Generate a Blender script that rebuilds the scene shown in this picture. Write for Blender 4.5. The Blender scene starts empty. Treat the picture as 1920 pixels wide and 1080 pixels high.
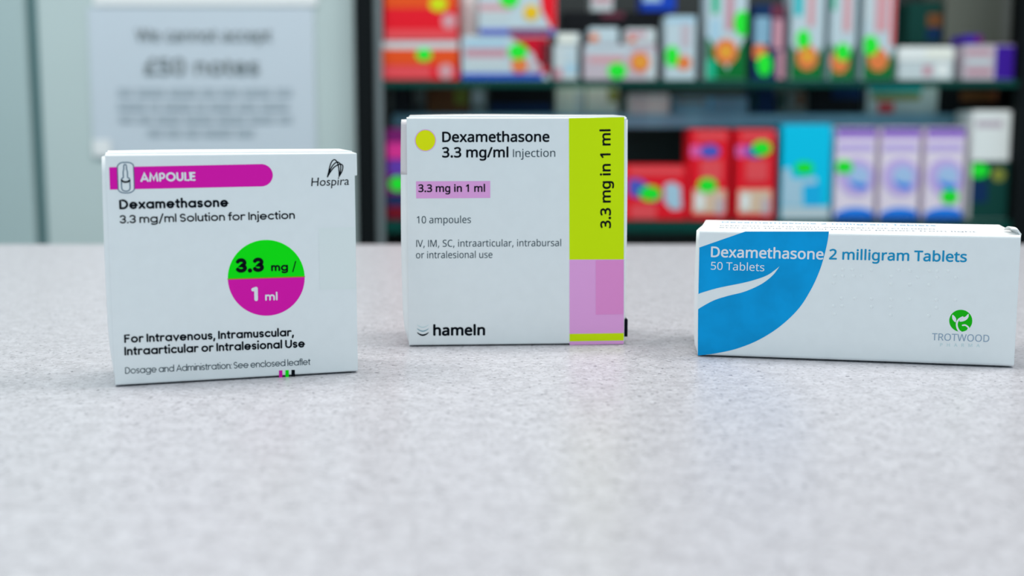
import bpy, bmesh, math, random
from mathutils import Vector, Matrix
C = bpy.context.scene.collection
PI = math.pi
random.seed(7)

# ---------------------------------------------------------------- camera
FPX = 2400.0                                   # focal length in pixels of the 1920 wide frame
PITCH = math.atan(325 / FPX)                   # looking slightly down
TOP = 0.95                                     # counter top height
EYE = Vector((0, 0, TOP + 0.0847))
cam_data = bpy.data.cameras.new('camera')
cam_data.sensor_width = 36
cam_data.lens = 36 * FPX / 1920
cam_data.clip_start = 0.02
cam_data.dof.use_dof = True
cam_data.dof.focus_distance = 0.440
cam_data.dof.aperture_fstop = 8.0
cam = bpy.data.objects.new('camera', cam_data)
C.objects.link(cam)
cam.location = EYE
cam.rotation_euler = (PI / 2 - PITCH, 0, 0)
sc = bpy.context.scene
sc.camera = cam

# ---------------------------------------------------------------- light
world = bpy.data.worlds.new('shop_daylight')
sc.world = world
world.use_nodes = True
wb = world.node_tree.nodes['Background']
wb.inputs[0].default_value = (0.62, 0.93, 1.10, 1)      # cool daylight through the shop front
wb.inputs[1].default_value = 0.72

def area(name, loc, sx, sy, power, col=(1, 0.97, 0.94), rot=(0, 0, 0)):
    l = bpy.data.lights.new(name, 'AREA')
    l.shape = 'RECTANGLE'; l.size = sx; l.size_y = sy; l.energy = power; l.color = col
    o = bpy.data.objects.new(name, l); C.objects.link(o)
    o.location = loc; o.rotation_euler = rot
    return o
for lx in (-0.95, 0.0, 0.95):
    area('ceiling_panel_light', (lx, 0.62, 2.68), 0.6, 0.6, 16.5)
    area('ceiling_panel_light', (lx, -1.4, 2.68), 0.6, 0.6, 5)

sc.view_settings.view_transform = 'Standard'
sc.view_settings.look = 'None'
sc.view_settings.gamma = 1
sc.view_settings.use_curve_mapping = False
sc.view_settings.exposure = 0.0

# ---------------------------------------------------------------- helpers
def lin(c):
    c = c / 255
    return c / 12.92 if c <= 0.04045 else ((c + 0.055) / 1.055) ** 2.4
def rgb(r, g, b, k=1 / 0.72):
    return tuple(min(0.88, lin(v) * k) for v in (r, g, b)) + (1,)

MATS = {}
def mat(name, col, rough=0.45, spec=0.5, metal=0.0):
    if name in MATS: return MATS[name]
    m = bpy.data.materials.new(name); m.use_nodes = True
    b = m.node_tree.nodes['Principled BSDF']
    b.inputs['Base Color'].default_value = col
    b.inputs['Roughness'].default_value = rough
    b.inputs['Specular IOR Level'].default_value = spec
    b.inputs['Metallic'].default_value = metal
    MATS[name] = m
    return m
def grain(m, scale, amount, stretch=(1, 1, 1)):
    """a little uneven tone inside the material's own colour"""
    nt = m.node_tree; b = nt.nodes['Principled BSDF']
    tc = nt.nodes.new('ShaderNodeTexCoord'); mp = nt.nodes.new('ShaderNodeMapping')
    mp.inputs['Scale'].default_value = stretch
    nz = nt.nodes.new('ShaderNodeTexNoise'); nz.inputs['Scale'].default_value = scale
    nz.inputs['Detail'].default_value = 3
    hs = nt.nodes.new('ShaderNodeMapRange')
    hs.inputs['From Min'].default_value = 0.3; hs.inputs['From Max'].default_value = 0.7
    hs.inputs['To Min'].default_value = 1 - amount; hs.inputs['To Max'].default_value = 1 + amount
    mx = nt.nodes.new('ShaderNodeVectorMath'); mx.operation = 'SCALE'
    mx.inputs[0].default_value = b.inputs['Base Color'].default_value[:3]
    nt.links.new(tc.outputs['Object'], mp.inputs['Vector'])
    nt.links.new(mp.outputs[0], nz.inputs['Vector'])
    nt.links.new(nz.outputs['Fac'], hs.inputs['Value'])
    nt.links.new(hs.outputs[0], mx.inputs['Scale'])
    nt.links.new(mx.outputs[0], b.inputs['Base Color'])
    return m

def add_box(bm, x0, x1, y0, y1, z0, z1, bev=0, seg=3):
    vs = [bm.verts.new((x, y, z)) for x in (x0, x1) for y in (y0, y1) for z in (z0, z1)]
    fs = [(0, 1, 3, 2), (4, 6, 7, 5), (0, 4, 5, 1), (2, 3, 7, 6), (0, 2, 6, 4), (1, 5, 7, 3)]
    faces = [bm.faces.new([vs[i] for i in f]) for f in fs]
    if bev:
        es = list({e for f in faces for e in f.edges})
        bmesh.ops.bevel(bm, geom=es, offset=bev, segments=seg, profile=0.5, affect='EDGES')
def obj(name, bm, m, parent=None, smooth=False, label=None):
    bmesh.ops.recalc_face_normals(bm, faces=bm.faces)
    me = bpy.data.meshes.new(name); bm.to_mesh(me); bm.free()
    me.materials.append(m)
    if smooth:
        for p in me.polygons: p.use_smooth = True
    o = bpy.data.objects.new(name, me); C.objects.link(o)
    if parent: o.parent = parent
    if label: o['label'] = label
    return o
def tag(o, label, cat, group=None, kind=None):
    o['label'] = label; o['category'] = cat
    if group: o['group'] = group
    if kind: o['kind'] = kind
    return o
def struct(name, bm, m, label, cat):
    return tag(obj(name, bm, m), label, cat, kind='structure')
def empty(name, loc, rz=0):
    o = bpy.data.objects.new(name, None); C.objects.link(o)
    o.location = loc; o.rotation_euler = (0, 0, rz); o.empty_display_size = 0.01
    return o
def boxobj(name, dims, m, parent=None, bev=0, label=None):
    bm = bmesh.new(); add_box(bm, *dims, bev=bev)
    return obj(name, bm, m, parent, label=label)

def ray(px, py):
    u = (px - 960) / FPX; v = (py - 540) / FPX
    c, s = math.cos(PITCH), math.sin(PITCH)
    return Vector((u, c - v * s, -s - v * c))
def on_top(px, py):                            # the place on the counter top
    d = ray(px, py); return EYE + d * ((TOP - EYE.z) / d.z)
def at(px, py, Y):                             # the place on an upright plane Y metres away
    d = ray(px, py); return EYE + d * (Y / d.y)

def flat_poly(bm, pts, y):
    """a flat printed shape facing -y; pts are (x, z)"""
    vs = [bm.verts.new((p[0], y, p[1])) for p in pts]
    es = [bm.edges.new((vs[i], vs[(i + 1) % len(vs)])) for i in range(len(vs))]
    bmesh.ops.triangle_fill(bm, edges=es, use_beauty=True)
def face_front(o):
    me = o.data
    bm = bmesh.new(); bm.from_mesh(me)
    for f in bm.faces:
        f.normal_update()
        if f.normal.y > 0: f.normal_flip()
    bm.to_mesh(me); bm.free()
    return o
def circle(cx, cy, rx, ry=None, n=64, a0=0, a1=360):
    ry = rx if ry is None else ry
    full = abs(a1 - a0) >= 360
    k = n if full else n + 1
    return [(cx + rx * math.cos(math.radians(a0 + (a1 - a0) * i / n)), cy + ry * math.sin(math.radians(a0 + (a1 - a0) * i / n))) for i in range(k)]
def rrect(x0, y0, x1, y1, r, n=8):
    P = []
    for cx, cy, a in ((x1 - r, y1 - r, 0), (x0 + r, y1 - r, 90), (x0 + r, y0 + r, 180), (x1 - r, y0 + r, 270)):
        P += circle(cx, cy, r, n=n, a0=a, a1=a + 90)
    return P
def smooth_line(P, n=8, closed=False):
    """Catmull-Rom through the points"""
    out = []; N = len(P)
    for i in range(N if closed else N - 1):
        g = (lambda k: P[k % N]) if closed else (lambda k: P[max(0, min(N - 1, k))])
        p0, p1, p2, p3 = g(i - 1), g(i), g(i + 1), g(i + 2)
        for j in range(n):
            t = j / n
            out.append(tuple(0.5 * (2 * p1[k] + (p2[k] - p0[k]) * t + (2 * p0[k] - 5 * p1[k] + 4 * p2[k] - p3[k]) * t * t + (3 * p1[k] - p0[k] - 3 * p2[k] + p3[k]) * t ** 3) for k in (0, 1)))
    if not closed: out.append(tuple(P[-1]))
    return out
def ribbon(bm, P, w, y, caps=True, closed=False, taper=None):
    """a flat stroke of width w along P on the plane y; taper(t) scales the width"""
    N = len(P); L = []; R = []
    for i in range(N):
        a = P[(i - 1) % N] if closed else P[max(0, i - 1)]
        b = P[(i + 1) % N] if closed else P[min(N - 1, i + 1)]
        dx, dz = b[0] - a[0], b[1] - a[1]; d = math.hypot(dx, dz) or 1e-9
        k = 1.0
        if 0 < i < N - 1 and not closed:         # keep the width round sharp corners
            d1 = (P[i][0] - a[0], P[i][1] - a[1]); l1 = math.hypot(*d1) or 1e-9
            cs = abs((d1[0] * dx + d1[1] * dz) / (l1 * d)); k = 1 / max(0.5, cs)
        h = w / 2 * k * (taper(i / (N - 1)) if taper else 1)
        nx, nz = -dz / d * h, dx / d * h
        L.append(bm.verts.new((P[i][0] + nx, y, P[i][1] + nz)))
        R.append(bm.verts.new((P[i][0] - nx, y, P[i][1] - nz)))
    for i in range(N if closed else N - 1):
        j = (i + 1) % N
        bm.faces.new((L[i], R[i], R[j], L[j]))
    if caps and not closed:
        for q in (0, -1):
            bm.faces.new([bm.verts.new((x, y - 2e-6, z)) for x, z in circle(P[q][0], P[q][1], w / 2, n=14)])

# ---------------------------------------------------------------- the room
wall_green = grain(mat('pale_green_laminate', rgb(166, 178, 177), 0.4, 0.3), 3, 0.03)
wall_dim = grain(mat('grey_green_laminate', rgb(150, 166, 166), 0.45, 0.3), 3, 0.03)
gap_grey = mat('dark_grey_green_seal', rgb(84, 114, 116), 0.6)
WY = 1.72                                      # the panelled wall behind the counter
SH = 1.70                                      # front of the shelving
floor_m = grain(mat('grey_vinyl_floor', (0.33, 0.33, 0.32, 1), 0.5), 40, 0.08)
ceil_m = mat('white_ceiling', (0.82, 0.82, 0.80, 1), 0.8)
bm = bmesh.new(); add_box(bm, -3, 3, -3, 2.6, -0.05, 0); struct('floor', bm, floor_m, 'grey vinyl shop floor behind the counter', 'floor')
bm = bmesh.new(); add_box(bm, -3, 3, -3, 2.6, 2.7, 2.75); struct('ceiling', bm, ceil_m, 'white shop ceiling over the counter', 'ceiling')
xg0, xg1 = at(56, 230, WY).x, at(79, 230, WY).x
xs0 = at(669, 230, WY).x
bm = bmesh.new(); add_box(bm, xg1, xs0 - 0.001, WY, WY + 0.03, 0, 2.7, 0.002); struct('wall_back', bm, wall_green, 'pale green laminate wall panel with a paper notice on it', 'wall panel')
bm = bmesh.new(); add_box(bm, -3, xg0, WY, WY + 0.03, 0, 2.7, 0.002); struct('wall_left', bm, wall_dim, 'grey green wall panel at the far left edge', 'wall panel')
bm = bmesh.new(); add_box(bm, xg0 + 0.0005, xg1 - 0.0005, WY + 0.012, WY + 0.03, 0, 2.7); struct('trim_1', bm, gap_grey, 'dark grey green upright seal between the wall panels', 'wall trim')
bm = bmesh.new(); add_box(bm, -3, 3, 2.1, 2.13, 0, 2.7); struct('wall_rear', bm, mat('rear_wall_paint', (0.3, 0.31, 0.3, 1), 0.7), 'grey wall behind the shelving', 'wall')

# counter
cm = bpy.data.materials.new('speckled_counter_laminate'); cm.use_nodes = True
nt = cm.node_tree; pb = nt.nodes['Principled BSDF']
tc = nt.nodes.new('ShaderNodeTexCoord')
def noise(scale, detail, rough=0.5):
    n = nt.nodes.new('ShaderNodeTexNoise'); n.inputs['Scale'].default_value = scale
    n.inputs['Detail'].default_value = detail; n.inputs['Roughness'].default_value = rough
    nt.links.new(tc.outputs['Object'], n.inputs['Vector']); return n
def ramp(src, stops):
    r = nt.nodes.new('ShaderNodeValToRGB')
    while len(r.color_ramp.elements) < len(stops): r.color_ramp.elements.new(0.5)
    for e, (p, c) in zip(r.color_ramp.elements, stops): e.position = p; e.color = c
    nt.links.new(src, r.inputs[0]); return r
def mix(a, b, f):
    m = nt.nodes.new('ShaderNodeMix'); m.data_type = 'RGBA'
    nt.links.new(f, m.inputs[0])
    nt.links.new(a, m.inputs[6]); nt.links.new(b, m.inputs[7])
    return m.outputs[2]
def const(c):
    r = nt.nodes.new('ShaderNodeRGB'); r.outputs[0].default_value = c; return r.outputs[0]
g = lambda v: (v, v, v, 1)
base = ramp(noise(160, 4, 0.6).outputs['Fac'], [(0.35, (0.42, 0.41, 0.437, 1)), (0.62, (0.515, 0.507, 0.54, 1))])
fleck = ramp(noise(620, 2).outputs['Fac'], [(0.56, g(0)), (0.66, g(0.75))])
dark = ramp(noise(480, 3, 0.6).outputs['Fac'], [(0.632, g(0)), (0.69, g(0.95))])
white = ramp(noise(540, 1).outputs['Fac'], [(0.30, g(0.8)), (0.40, g(0))])
c1 = mix(base.outputs[0], const((0.275, 0.27, 0.29, 1)), fleck.outputs[0])
c2 = mix(c1, const((0.60, 0.595, 0.63, 1)), white.outputs[0])
c3 = mix(c2, const((0.08, 0.08, 0.10, 1)), dark.outputs[0])
nt.links.new(c3, pb.inputs['Base Color'])
pb.inputs['Roughness'].default_value = 0.36
pb.inputs['Specular IOR Level'].default_value = 0.3
front_y, back_y = 0.10, on_top(960, 457).y
ct = empty('counter', (0, (front_y + back_y) / 2, 0))
tag(ct, 'pale lavender grey speckled counter carrying three medicine cartons', 'counter')
hw = (back_y - front_y) / 2
boxobj('counter_top', (-1.4, 1.4, -hw, hw, TOP - 0.04, TOP), cm, ct, bev=0.004)
boxobj('counter_base', (-1.36, 1.36, -hw + 0.04, hw - 0.04, 0, TOP - 0.04), wall_dim, ct)

# glyph outlines: advance and bezier points (left handle, point, right handle), cap height = 1000
SANS = {
' ': (364,[]),
'.': (375,[[(211,-20,186,-20,163,-20),(143,-12,126,3,109,18),(101,42,101,76,101,110),(109,135,126,148,143,162),(163,170,186,170,211,170),(231,162,249,148,266,135),(274,110,274,76,274,42),(266,18,249,3,231,-12)]]),
',': (375,[[(88,-181,57,-181,70,-127),(84,-69,97,-6,111,58),(121,114,127,162,171,162),(215,162,259,162,262,157),(266,152,269,147,257,98),(239,43,216,-16,194,-75),(171,-130,148,-181,118,-181)]]),
'/': (521,[[(54,0,14,0,138,333),(262,667,387,1000,427,1000),(467,1000,507,1000,383,667),(259,333,135,0,94,0)]]),
'£': (779,[[(488,505,488,548,451,548),(414,548,377,548,443,782),(521,877,641,877,664,877),(688,875,718,864,724,864),(729,864,735,864,709,912),(684,959,658,1007,428,1054),(309,802,236,548,190,548),(143,548,97,548,97,505),(97,462,97,419,132,419),(167,419,202,419,164,275),(125,131,87,-13,161,1),(230,9,324,9,367,9),(412,4,455,-1,499,-7),(540,-13,573,-13,603,-13),(629,-10,654,-6,679,-1),(702,4,727,13,727,60),(727,106,727,152,692,132),(642,123,579,123,538,123),(507,129,469,135,433,141),(390,145,324,145,293,145),(287,145,265,142,290,235),(314,327,339,419,389,419),(438,419,488,419,488,462)]]),
'0': (801,[[(479,-14,399,-14,286,-14),(203,31,149,123,96,214),(69,340,69,501,69,610),(80,702,102,779,123,855),(159,914,207,955,256,995),(320,1015,399,1015,511,1015),(595,970,650,880,705,790),(732,664,732,501,732,394),(721,302,699,225,677,148),(641,89,592,48,544,6)],[(323,91,399,91,474,91),(527,125,560,192,592,260),(608,363,608,501,608,638),(592,740,560,808,527,876),(474,910,399,910,323,910),(270,876,239,808,208,740),(192,638,192,501,192,364),(208,262,239,193,270,125)]]),
'1': (801,[[(417,0,377,0,377,233),(377,466,377,699,377,739),(377,771,378,796,379,820),(380,845,382,871,367,857),(354,845,342,834,330,823),(314,810,296,794,260,765),(225,736,189,707,168,735),(146,762,125,790,215,860),(305,930,395,1000,429,1000),(463,1000,497,1000,497,667),(497,333,497,0,457,0)]]),
'2': (801,[[(288,0,67,0,67,34),(67,68,67,102,155,190),(242,279,329,367,380,417),(422,462,457,501,491,541),(517,579,535,617,553,655),(562,696,562,741,562,796),(545,838,513,866,480,895),(438,909,385,909,337,909),(294,901,257,884,220,867),(182,844,144,814,122,841),(100,869,78,896,118,929),(163,957,214,980,264,1003),(322,1014,385,1014,479,1014),(552,990,606,943,661,896),(688,831,688,748,688,696),(677,647,655,601,634,556),(604,511,566,466,528,421),(483,374,431,323,362,255),(292,186,223,118,223,116),(223,114,223,112,391,112),(560,112,728,112,728,75),(728,37,728,0,508,0)]]),
'3': (801,[[(426,-14,338,-14,285,-14),(237,-10,192,-2,147,6),(104,20,63,41,63,79),(63,117,63,155,105,135),(150,119,199,107,247,96),(294,90,339,90,429,90),(493,107,533,142,573,177),(592,225,592,287,592,350),(568,395,519,422,470,450),(401,464,312,464,280,464),(248,464,216,464,216,499),(216,534,216,569,248,569),(281,569,314,569,396,569),(458,586,501,620,543,655),(565,701,565,758,565,806),(548,844,515,870,483,897),(438,910,382,910,328,910),(282,902,244,887,205,871),(168,851,130,826,110,854),(89,882,69,910,104,938),(148,963,201,983,254,1004),(314,1014,381,1014,486,1014),(563,991,614,944,665,897),(691,838,691,766,691,699),(672,645,634,606,597,566),(547,540,483,527,483,525),(483,523,483,521,564,512),(623,487,663,445,702,404),(721,351,721,284,721,226),(708,175,681,130,654,84),(612,49,555,24,499,-1)]]),
'5': (801,[[(465,-14,347,-14,296,-14),(248,-9,202,0,157,9),(119,23,88,41,88,79),(88,118,88,157,122,136),(163,120,211,108,259,97),(305,91,349,91,423,91),(482,108,527,143,573,179),(595,233,595,307,595,372),(575,422,535,457,495,492),(431,510,345,510,318,510),(288,507,255,503,221,498),(194,493,174,489,153,502),(133,515,112,528,125,685),(137,843,150,1000,317,1000),(484,1000,651,1000,651,963),(651,925,651,888,519,888),(387,888,255,888,247,791),(239,695,231,598,247,601),(268,604,296,608,323,612),(352,614,385,614,488,614),(570,588,630,536,691,485),(721,413,721,319,721,216),(688,134,623,75,557,16)]]),
'a': (786,[[(365,-14,301,-14,233,-14),(176,4,132,40,87,76),(64,132,64,209,64,283),(94,341,153,382,211,422),(302,444,424,448,467,450),(509,451,552,452,552,467),(552,482,552,497,552,560),(538,603,511,628,484,652),(446,664,396,664,357,664),(320,658,284,646,249,635),(216,621,185,606,172,637),(160,668,147,699,180,717),(219,732,263,745,308,757),(355,763,403,763,495,763),(563,743,606,703,650,663),(672,599,672,511,672,341),(672,170,672,0,642,0),(613,0,583,0,575,35),(567,71,559,106,557,106),(555,106,553,106,521,65),(486,35,450,15,414,-4)],[(289,86,329,86,393,86),(445,103,487,138,530,173),(550,227,550,300,550,322),(550,345,550,367,514,366),(477,364,440,363,346,359),(282,344,246,318,210,292),(192,255,192,207,192,165),(205,135,230,115,256,95)]]),
'b': (861,[[(567,-14,475,-14,416,-14),(368,-3,331,18,293,40),(264,65,242,95,239,95),(236,95,233,95,224,63),(216,32,207,0,178,0),(148,0,119,0,119,355),(119,710,119,1064,160,1064),(201,1064,242,1064,242,978),(242,892,242,805,242,774),(242,744,240,716,239,689),(237,667,235,651,238,651),(240,651,242,651,264,683),(293,710,331,731,368,753),(416,763,475,763,568,763),(643,731,700,666,756,601),(784,504,784,375,784,247),(756,149,699,84,642,19)],[(374,88,457,88,524,88),(574,113,607,162,640,212),(657,283,657,377,657,566),(589,661,454,661,374,661),(319,638,288,592,258,547),(242,476,242,380,242,378),(242,376,242,374,242,282),(258,211,288,162,318,113)]]),
'c': (672,[[(463,-14,420,-14,354,-14),(295,0,243,27,191,54),(151,96,121,153,92,210),(77,282,77,371,77,464),(92,539,123,597,154,655),(196,697,249,724,301,751),(361,765,429,765,467,765),(504,761,539,753,575,745),(604,735,626,724,614,690),(601,656,588,622,566,630),(540,638,510,646,480,653),(452,657,426,657,278,657),(205,562,205,372,205,282),(223,213,258,165,294,117),(348,92,419,92,460,92),(496,97,527,105,559,113),(587,124,614,136,614,99),(614,63,614,27,588,14),(560,4,530,-4,500,-10)]]),
'd': (861,[[(444,-14,385,-14,292,-14),(217,18,161,83,105,148),(77,245,77,374,77,503),(105,600,162,666,218,732),(293,765,387,765,444,765),(492,754,529,732,566,711),(596,685,619,654,622,654),(625,654,628,654,626,666),(625,684,623,708,620,732),(619,751,619,765,619,865),(619,965,619,1064,660,1064),(701,1064,742,1064,742,710),(742,355,742,0,709,0),(676,0,643,0,637,34),(631,67,625,101,623,101),(621,101,619,101,597,69),(567,42,530,20,492,-3)],[(338,88,405,88,484,88),(540,110,572,153,604,197),(620,262,620,350,620,358),(620,365,620,372,620,466),(605,538,574,587,543,638),(487,663,403,663,337,663),(287,636,254,583,221,531),(205,460,205,371,205,282),(221,212,254,162,287,113)]]),
'e': (790,[[(490,-14,438,-14,367,-14),(305,0,250,29,195,58),(153,102,123,159,92,216),(77,287,77,370,77,452),(91,522,118,581,146,640),(185,685,235,717,284,749),(343,765,409,765,473,765),(529,751,575,723,621,695),(657,655,681,604,706,553),(718,494,718,426,718,401),(718,376,718,352,547,352),(376,352,205,352,206,267),(228,202,270,158,311,113),(369,91,444,91,492,91),(534,96,571,104,608,113),(646,126,685,143,685,107),(685,71,685,35,647,18),(609,6,571,-2,534,-10)],[(214,517,207,450,335,450),(462,450,590,450,590,513),(575,565,546,604,516,644),(470,664,408,664,349,664),(302,645,268,607,234,569)]]),
'f': (482,[[(194,0,153,0,153,219),(153,437,153,655,109,655),(65,655,21,655,21,675),(21,694,21,713,65,727),(109,741,153,755,153,769),(153,784,153,798,153,896),(174,965,217,1008,260,1050),(320,1072,396,1072,426,1072),(454,1069,478,1064,503,1059),(524,1053,542,1046,531,1014),(521,982,510,950,495,954),(478,959,458,964,438,968),(418,971,398,971,357,971),(326,957,306,929,286,902),(276,859,276,800,276,783),(276,767,276,751,339,751),(402,751,465,751,465,719),(465,687,465,655,402,655),(339,655,276,655,276,437),(276,219,276,0,235,0)]]),
'g': (861,[[(521,-336,406,-336,296,-336),(206,-320,136,-288,136,-251),(136,-213,136,-175,210,-214),(302,-234,413,-234,478,-234),(528,-215,565,-177,602,-139),(620,-88,620,-22,620,-13),(620,-3,620,7,620,18),(621,34,622,55,623,76),(624,91,625,99,623,99),(621,99,619,99,569,24),(491,-14,387,-14,289,-14),(214,20,159,88,104,156),(77,252,77,374,77,493),(104,589,159,659,214,730),(289,765,385,765,435,765),(479,755,519,737,559,718),(592,689,620,651,623,651),(625,651,628,651,633,684),(639,718,644,751,677,751),(710,751,742,751,742,496),(742,242,742,-13,742,-120),(715,-201,660,-255,606,-309)],[(339,87,405,87,481,87),(536,107,570,148,605,188),(622,254,622,345,622,354),(622,364,622,374,622,477),(604,550,569,595,533,639),(478,661,402,661,339,661),(291,636,256,586,222,536),(205,465,205,372,205,280),(221,209,256,160,290,111)]]),
'h': (865,[[(160,0,119,0,119,355),(119,710,119,1064,160,1064),(201,1064,242,1064,242,960),(242,856,242,752,242,715),(240,680,235,647,238,647),(241,647,244,647,268,685),(301,714,342,734,384,753),(429,763,478,763,569,763),(638,742,683,698,729,655),(752,585,752,489,752,326),(752,163,752,0,712,0),(671,0,630,0,630,160),(630,320,630,481,630,601),(574,661,462,661,378,661),(321,638,289,590,258,543),(242,476,242,388,242,259),(242,129,242,0,201,0)]]),
'i': (361,[[(201,875,182,875,162,875),(144,882,130,895,116,908),(109,928,109,954,109,981),(116,1001,130,1013,144,1026),(162,1032,182,1032,201,1032),(217,1026,232,1013,246,1001),(254,981,254,954,254,928),(246,908,232,895,217,882)],[(160,0,119,0,119,250),(119,501,119,751,160,751),(201,751,242,751,242,501),(242,250,242,0,201,0)]]),
'j': (361,[[(201,875,182,875,162,875),(144,882,130,895,116,908),(109,928,109,954,109,981),(116,1001,130,1013,144,1026),(162,1032,182,1032,201,1032),(217,1026,232,1013,246,1001),(254,981,254,954,254,928),(246,908,232,895,217,882)],[(104,-336,31,-336,8,-336),(-13,-335,-31,-331,-49,-328),(-64,-324,-77,-319,-77,-286),(-77,-253,-77,-220,-63,-224),(-49,-227,-34,-230,-19,-233),(-2,-234,15,-234,45,-234),(70,-226,90,-209,109,-193),(119,-162,119,-116,119,173),(119,462,119,751,160,751),(201,751,242,751,242,463),(242,176,242,-112,242,-182),(225,-237,192,-277,158,-316)]]),
'k': (748,[[(160,0,119,0,119,355),(119,710,119,1064,160,1064),(200,1064,241,1064,241,879),(241,694,241,508,241,493),(240,474,239,450,239,425),(237,404,235,387,237,387),(239,387,241,387,247,394),(255,405,266,419,277,433),(289,447,301,462,312,476),(322,488,331,497,410,582),(490,666,570,751,618,751),(666,751,714,751,613,644),(512,537,410,430,519,287),(627,143,735,0,686,0),(636,0,587,0,500,117),(413,233,326,350,298,325),(269,301,241,276,241,184),(241,92,241,0,200,0)]]),
'l': (361,[[(160,0,119,0,119,355),(119,710,119,1064,160,1064),(201,1064,242,1064,242,710),(242,355,242,0,201,0)]]),
'm': (1309,[[(160,0,119,0,119,250),(119,501,119,751,152,751),(185,751,219,751,225,717),(231,683,237,648,239,648),(241,648,244,648,267,688),(299,717,338,736,378,755),(420,765,465,765,583,765),(659,723,695,639,697,639),(699,639,702,639,727,682),(761,713,805,734,848,755),(894,765,943,765,1028,765),(1091,743,1133,700,1175,656),(1196,586,1196,489,1196,326),(1196,163,1196,0,1156,0),(1115,0,1074,0,1074,161),(1074,322,1074,483,1074,602),(1023,661,922,661,849,661),(797,640,765,598,734,556),(718,495,718,415,718,276),(718,138,718,0,678,0),(637,0,597,0,597,161),(597,322,597,483,597,602),(545,661,443,661,367,661),(315,638,286,591,257,544),(242,477,242,389,242,260),(242,130,242,0,201,0)]]),
'n': (865,[[(160,0,119,0,119,250),(119,501,119,751,152,751),(185,751,219,751,225,717),(231,683,237,648,239,648),(241,648,244,648,268,688),(302,717,345,736,387,755),(433,765,481,765,570,765),(638,743,683,700,729,656),(752,586,752,489,752,326),(752,163,752,0,712,0),(671,0,630,0,630,160),(630,320,630,481,630,601),(574,661,462,661,379,661),(322,638,290,591,258,544),(242,477,242,389,242,260),(242,130,242,0,201,0)]]),
'o': (847,[[(529,-14,421,-14,355,-14),(296,1,244,31,192,62),(152,106,122,165,92,223),(77,294,77,377,77,501),(108,597,171,664,233,731),(318,765,426,765,494,765),(554,750,606,719,658,689),(698,645,728,587,757,530),(772,460,772,377,772,253),(740,156,677,88,614,20)],[(348,88,424,88,500,88),(556,114,591,166,626,218),(644,288,644,377,644,465),(626,535,591,585,556,636),(499,661,423,661,346,661),(291,636,256,585,222,535),(205,465,205,377,205,288),(222,218,257,166,292,114)]]),
'p': (861,[[(160,-336,119,-336,119,26),(119,389,119,751,153,751),(186,751,220,751,225,717),(231,683,237,648,239,648),(240,648,242,648,265,681),(294,709,331,731,367,753),(415,765,476,765,569,765),(643,732,700,668,756,604),(784,507,784,377,784,249),(756,152,700,86,643,19),(568,-14,475,-14,417,-14),(369,-3,331,19,293,41),(264,66,242,95,239,95),(237,95,234,95,236,79),(238,59,239,35,241,11),(242,-10,242,-28,242,-131),(242,-233,242,-336,201,-336)],[(374,88,457,88,502,88),(540,101,569,126,599,151),(621,186,635,229,650,272),(657,322,657,378,657,464),(640,533,607,584,574,635),(523,661,454,661,377,661),(323,640,292,597,261,554),(244,488,242,401,242,393),(242,385,242,377,242,284),(258,213,288,163,318,113)]]),
'q': (861,[[(660,-336,619,-336,619,-229),(619,-122,619,-15,619,1),(620,21,620,43,621,66),(623,85,626,101,623,101),(620,101,618,101,596,69),(567,42,529,20,491,-3),(442,-14,382,-14,292,-14),(218,18,162,83,105,148),(77,245,77,374,77,503),(106,600,163,666,221,732),(295,765,387,765,445,765),(493,753,531,731,568,709),(598,681,620,648,622,648),(624,648,626,648,632,683),(638,717,644,751,677,751),(710,751,742,751,742,389),(742,26,742,-336,701,-336)],[(338,88,406,88,484,88),(538,109,571,152,603,194),(620,260,620,347,620,356),(620,364,620,372,620,468),(605,540,573,589,541,638),(485,663,403,663,336,663),(286,636,254,583,221,531),(205,460,205,371,205,282),(221,213,254,163,287,113)]]),
'r': (579,[[(160,0,119,0,119,250),(119,501,119,751,153,751),(186,751,220,751,225,705),(229,659,234,614,236,614),(238,614,239,614,264,655),(295,690,333,720,372,750),(417,765,469,765,483,765),(498,764,515,763,531,761),(545,759,557,756,552,718),(547,681,542,643,530,646),(517,648,502,650,488,652),(474,653,461,653,423,653),(387,642,353,621,319,600),(293,571,272,533,252,495),(242,451,242,401,242,267),(242,133,242,0,201,0)]]),
's': (671,[[(400,-14,308,-14,256,-14),(211,-10,173,-1,135,7),(102,19,73,34,73,71),(73,108,73,146,103,131),(139,117,181,104,224,92),(267,86,311,86,374,86),(419,96,447,116,475,136),(489,162,489,196,489,215),(484,231,473,247,463,262),(445,276,418,291,391,306),(353,323,304,342,255,360),(214,379,179,398,145,416),(118,439,99,465,81,491),(72,525,72,566,72,629),(97,678,149,713,201,747),(269,765,353,765,399,765),(442,760,481,751,521,743),(558,730,592,714,579,682),(565,649,550,616,519,629),(486,640,451,650,416,659),(381,664,345,664,294,664),(256,656,229,639,202,623),(189,601,189,573,189,552),(195,535,207,520,219,506),(240,492,268,478,297,465),(335,448,382,430,430,412),(471,394,504,375,538,356),(564,333,581,307,599,281),(608,247,608,207,608,135),(581,79,527,42,473,5)]]),
't': (506,[[(371,-14,349,-14,309,-14),(273,-7,240,6,207,20),(180,43,160,77,139,111),(129,158,129,219,129,364),(129,510,129,655,93,655),(58,655,22,655,22,675),(22,695,22,714,58,731),(94,747,130,763,147,816),(163,870,179,923,204,923),(228,923,252,923,252,865),(252,808,252,751,325,751),(397,751,469,751,469,719),(469,687,469,655,397,655),(325,655,252,655,252,511),(252,366,252,221,252,176),(263,142,285,120,307,98),(335,87,370,87,389,87),(408,88,427,92,447,95),(463,98,475,102,475,71),(475,40,475,8,462,2),(443,-4,419,-8,395,-12)]]),
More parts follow.
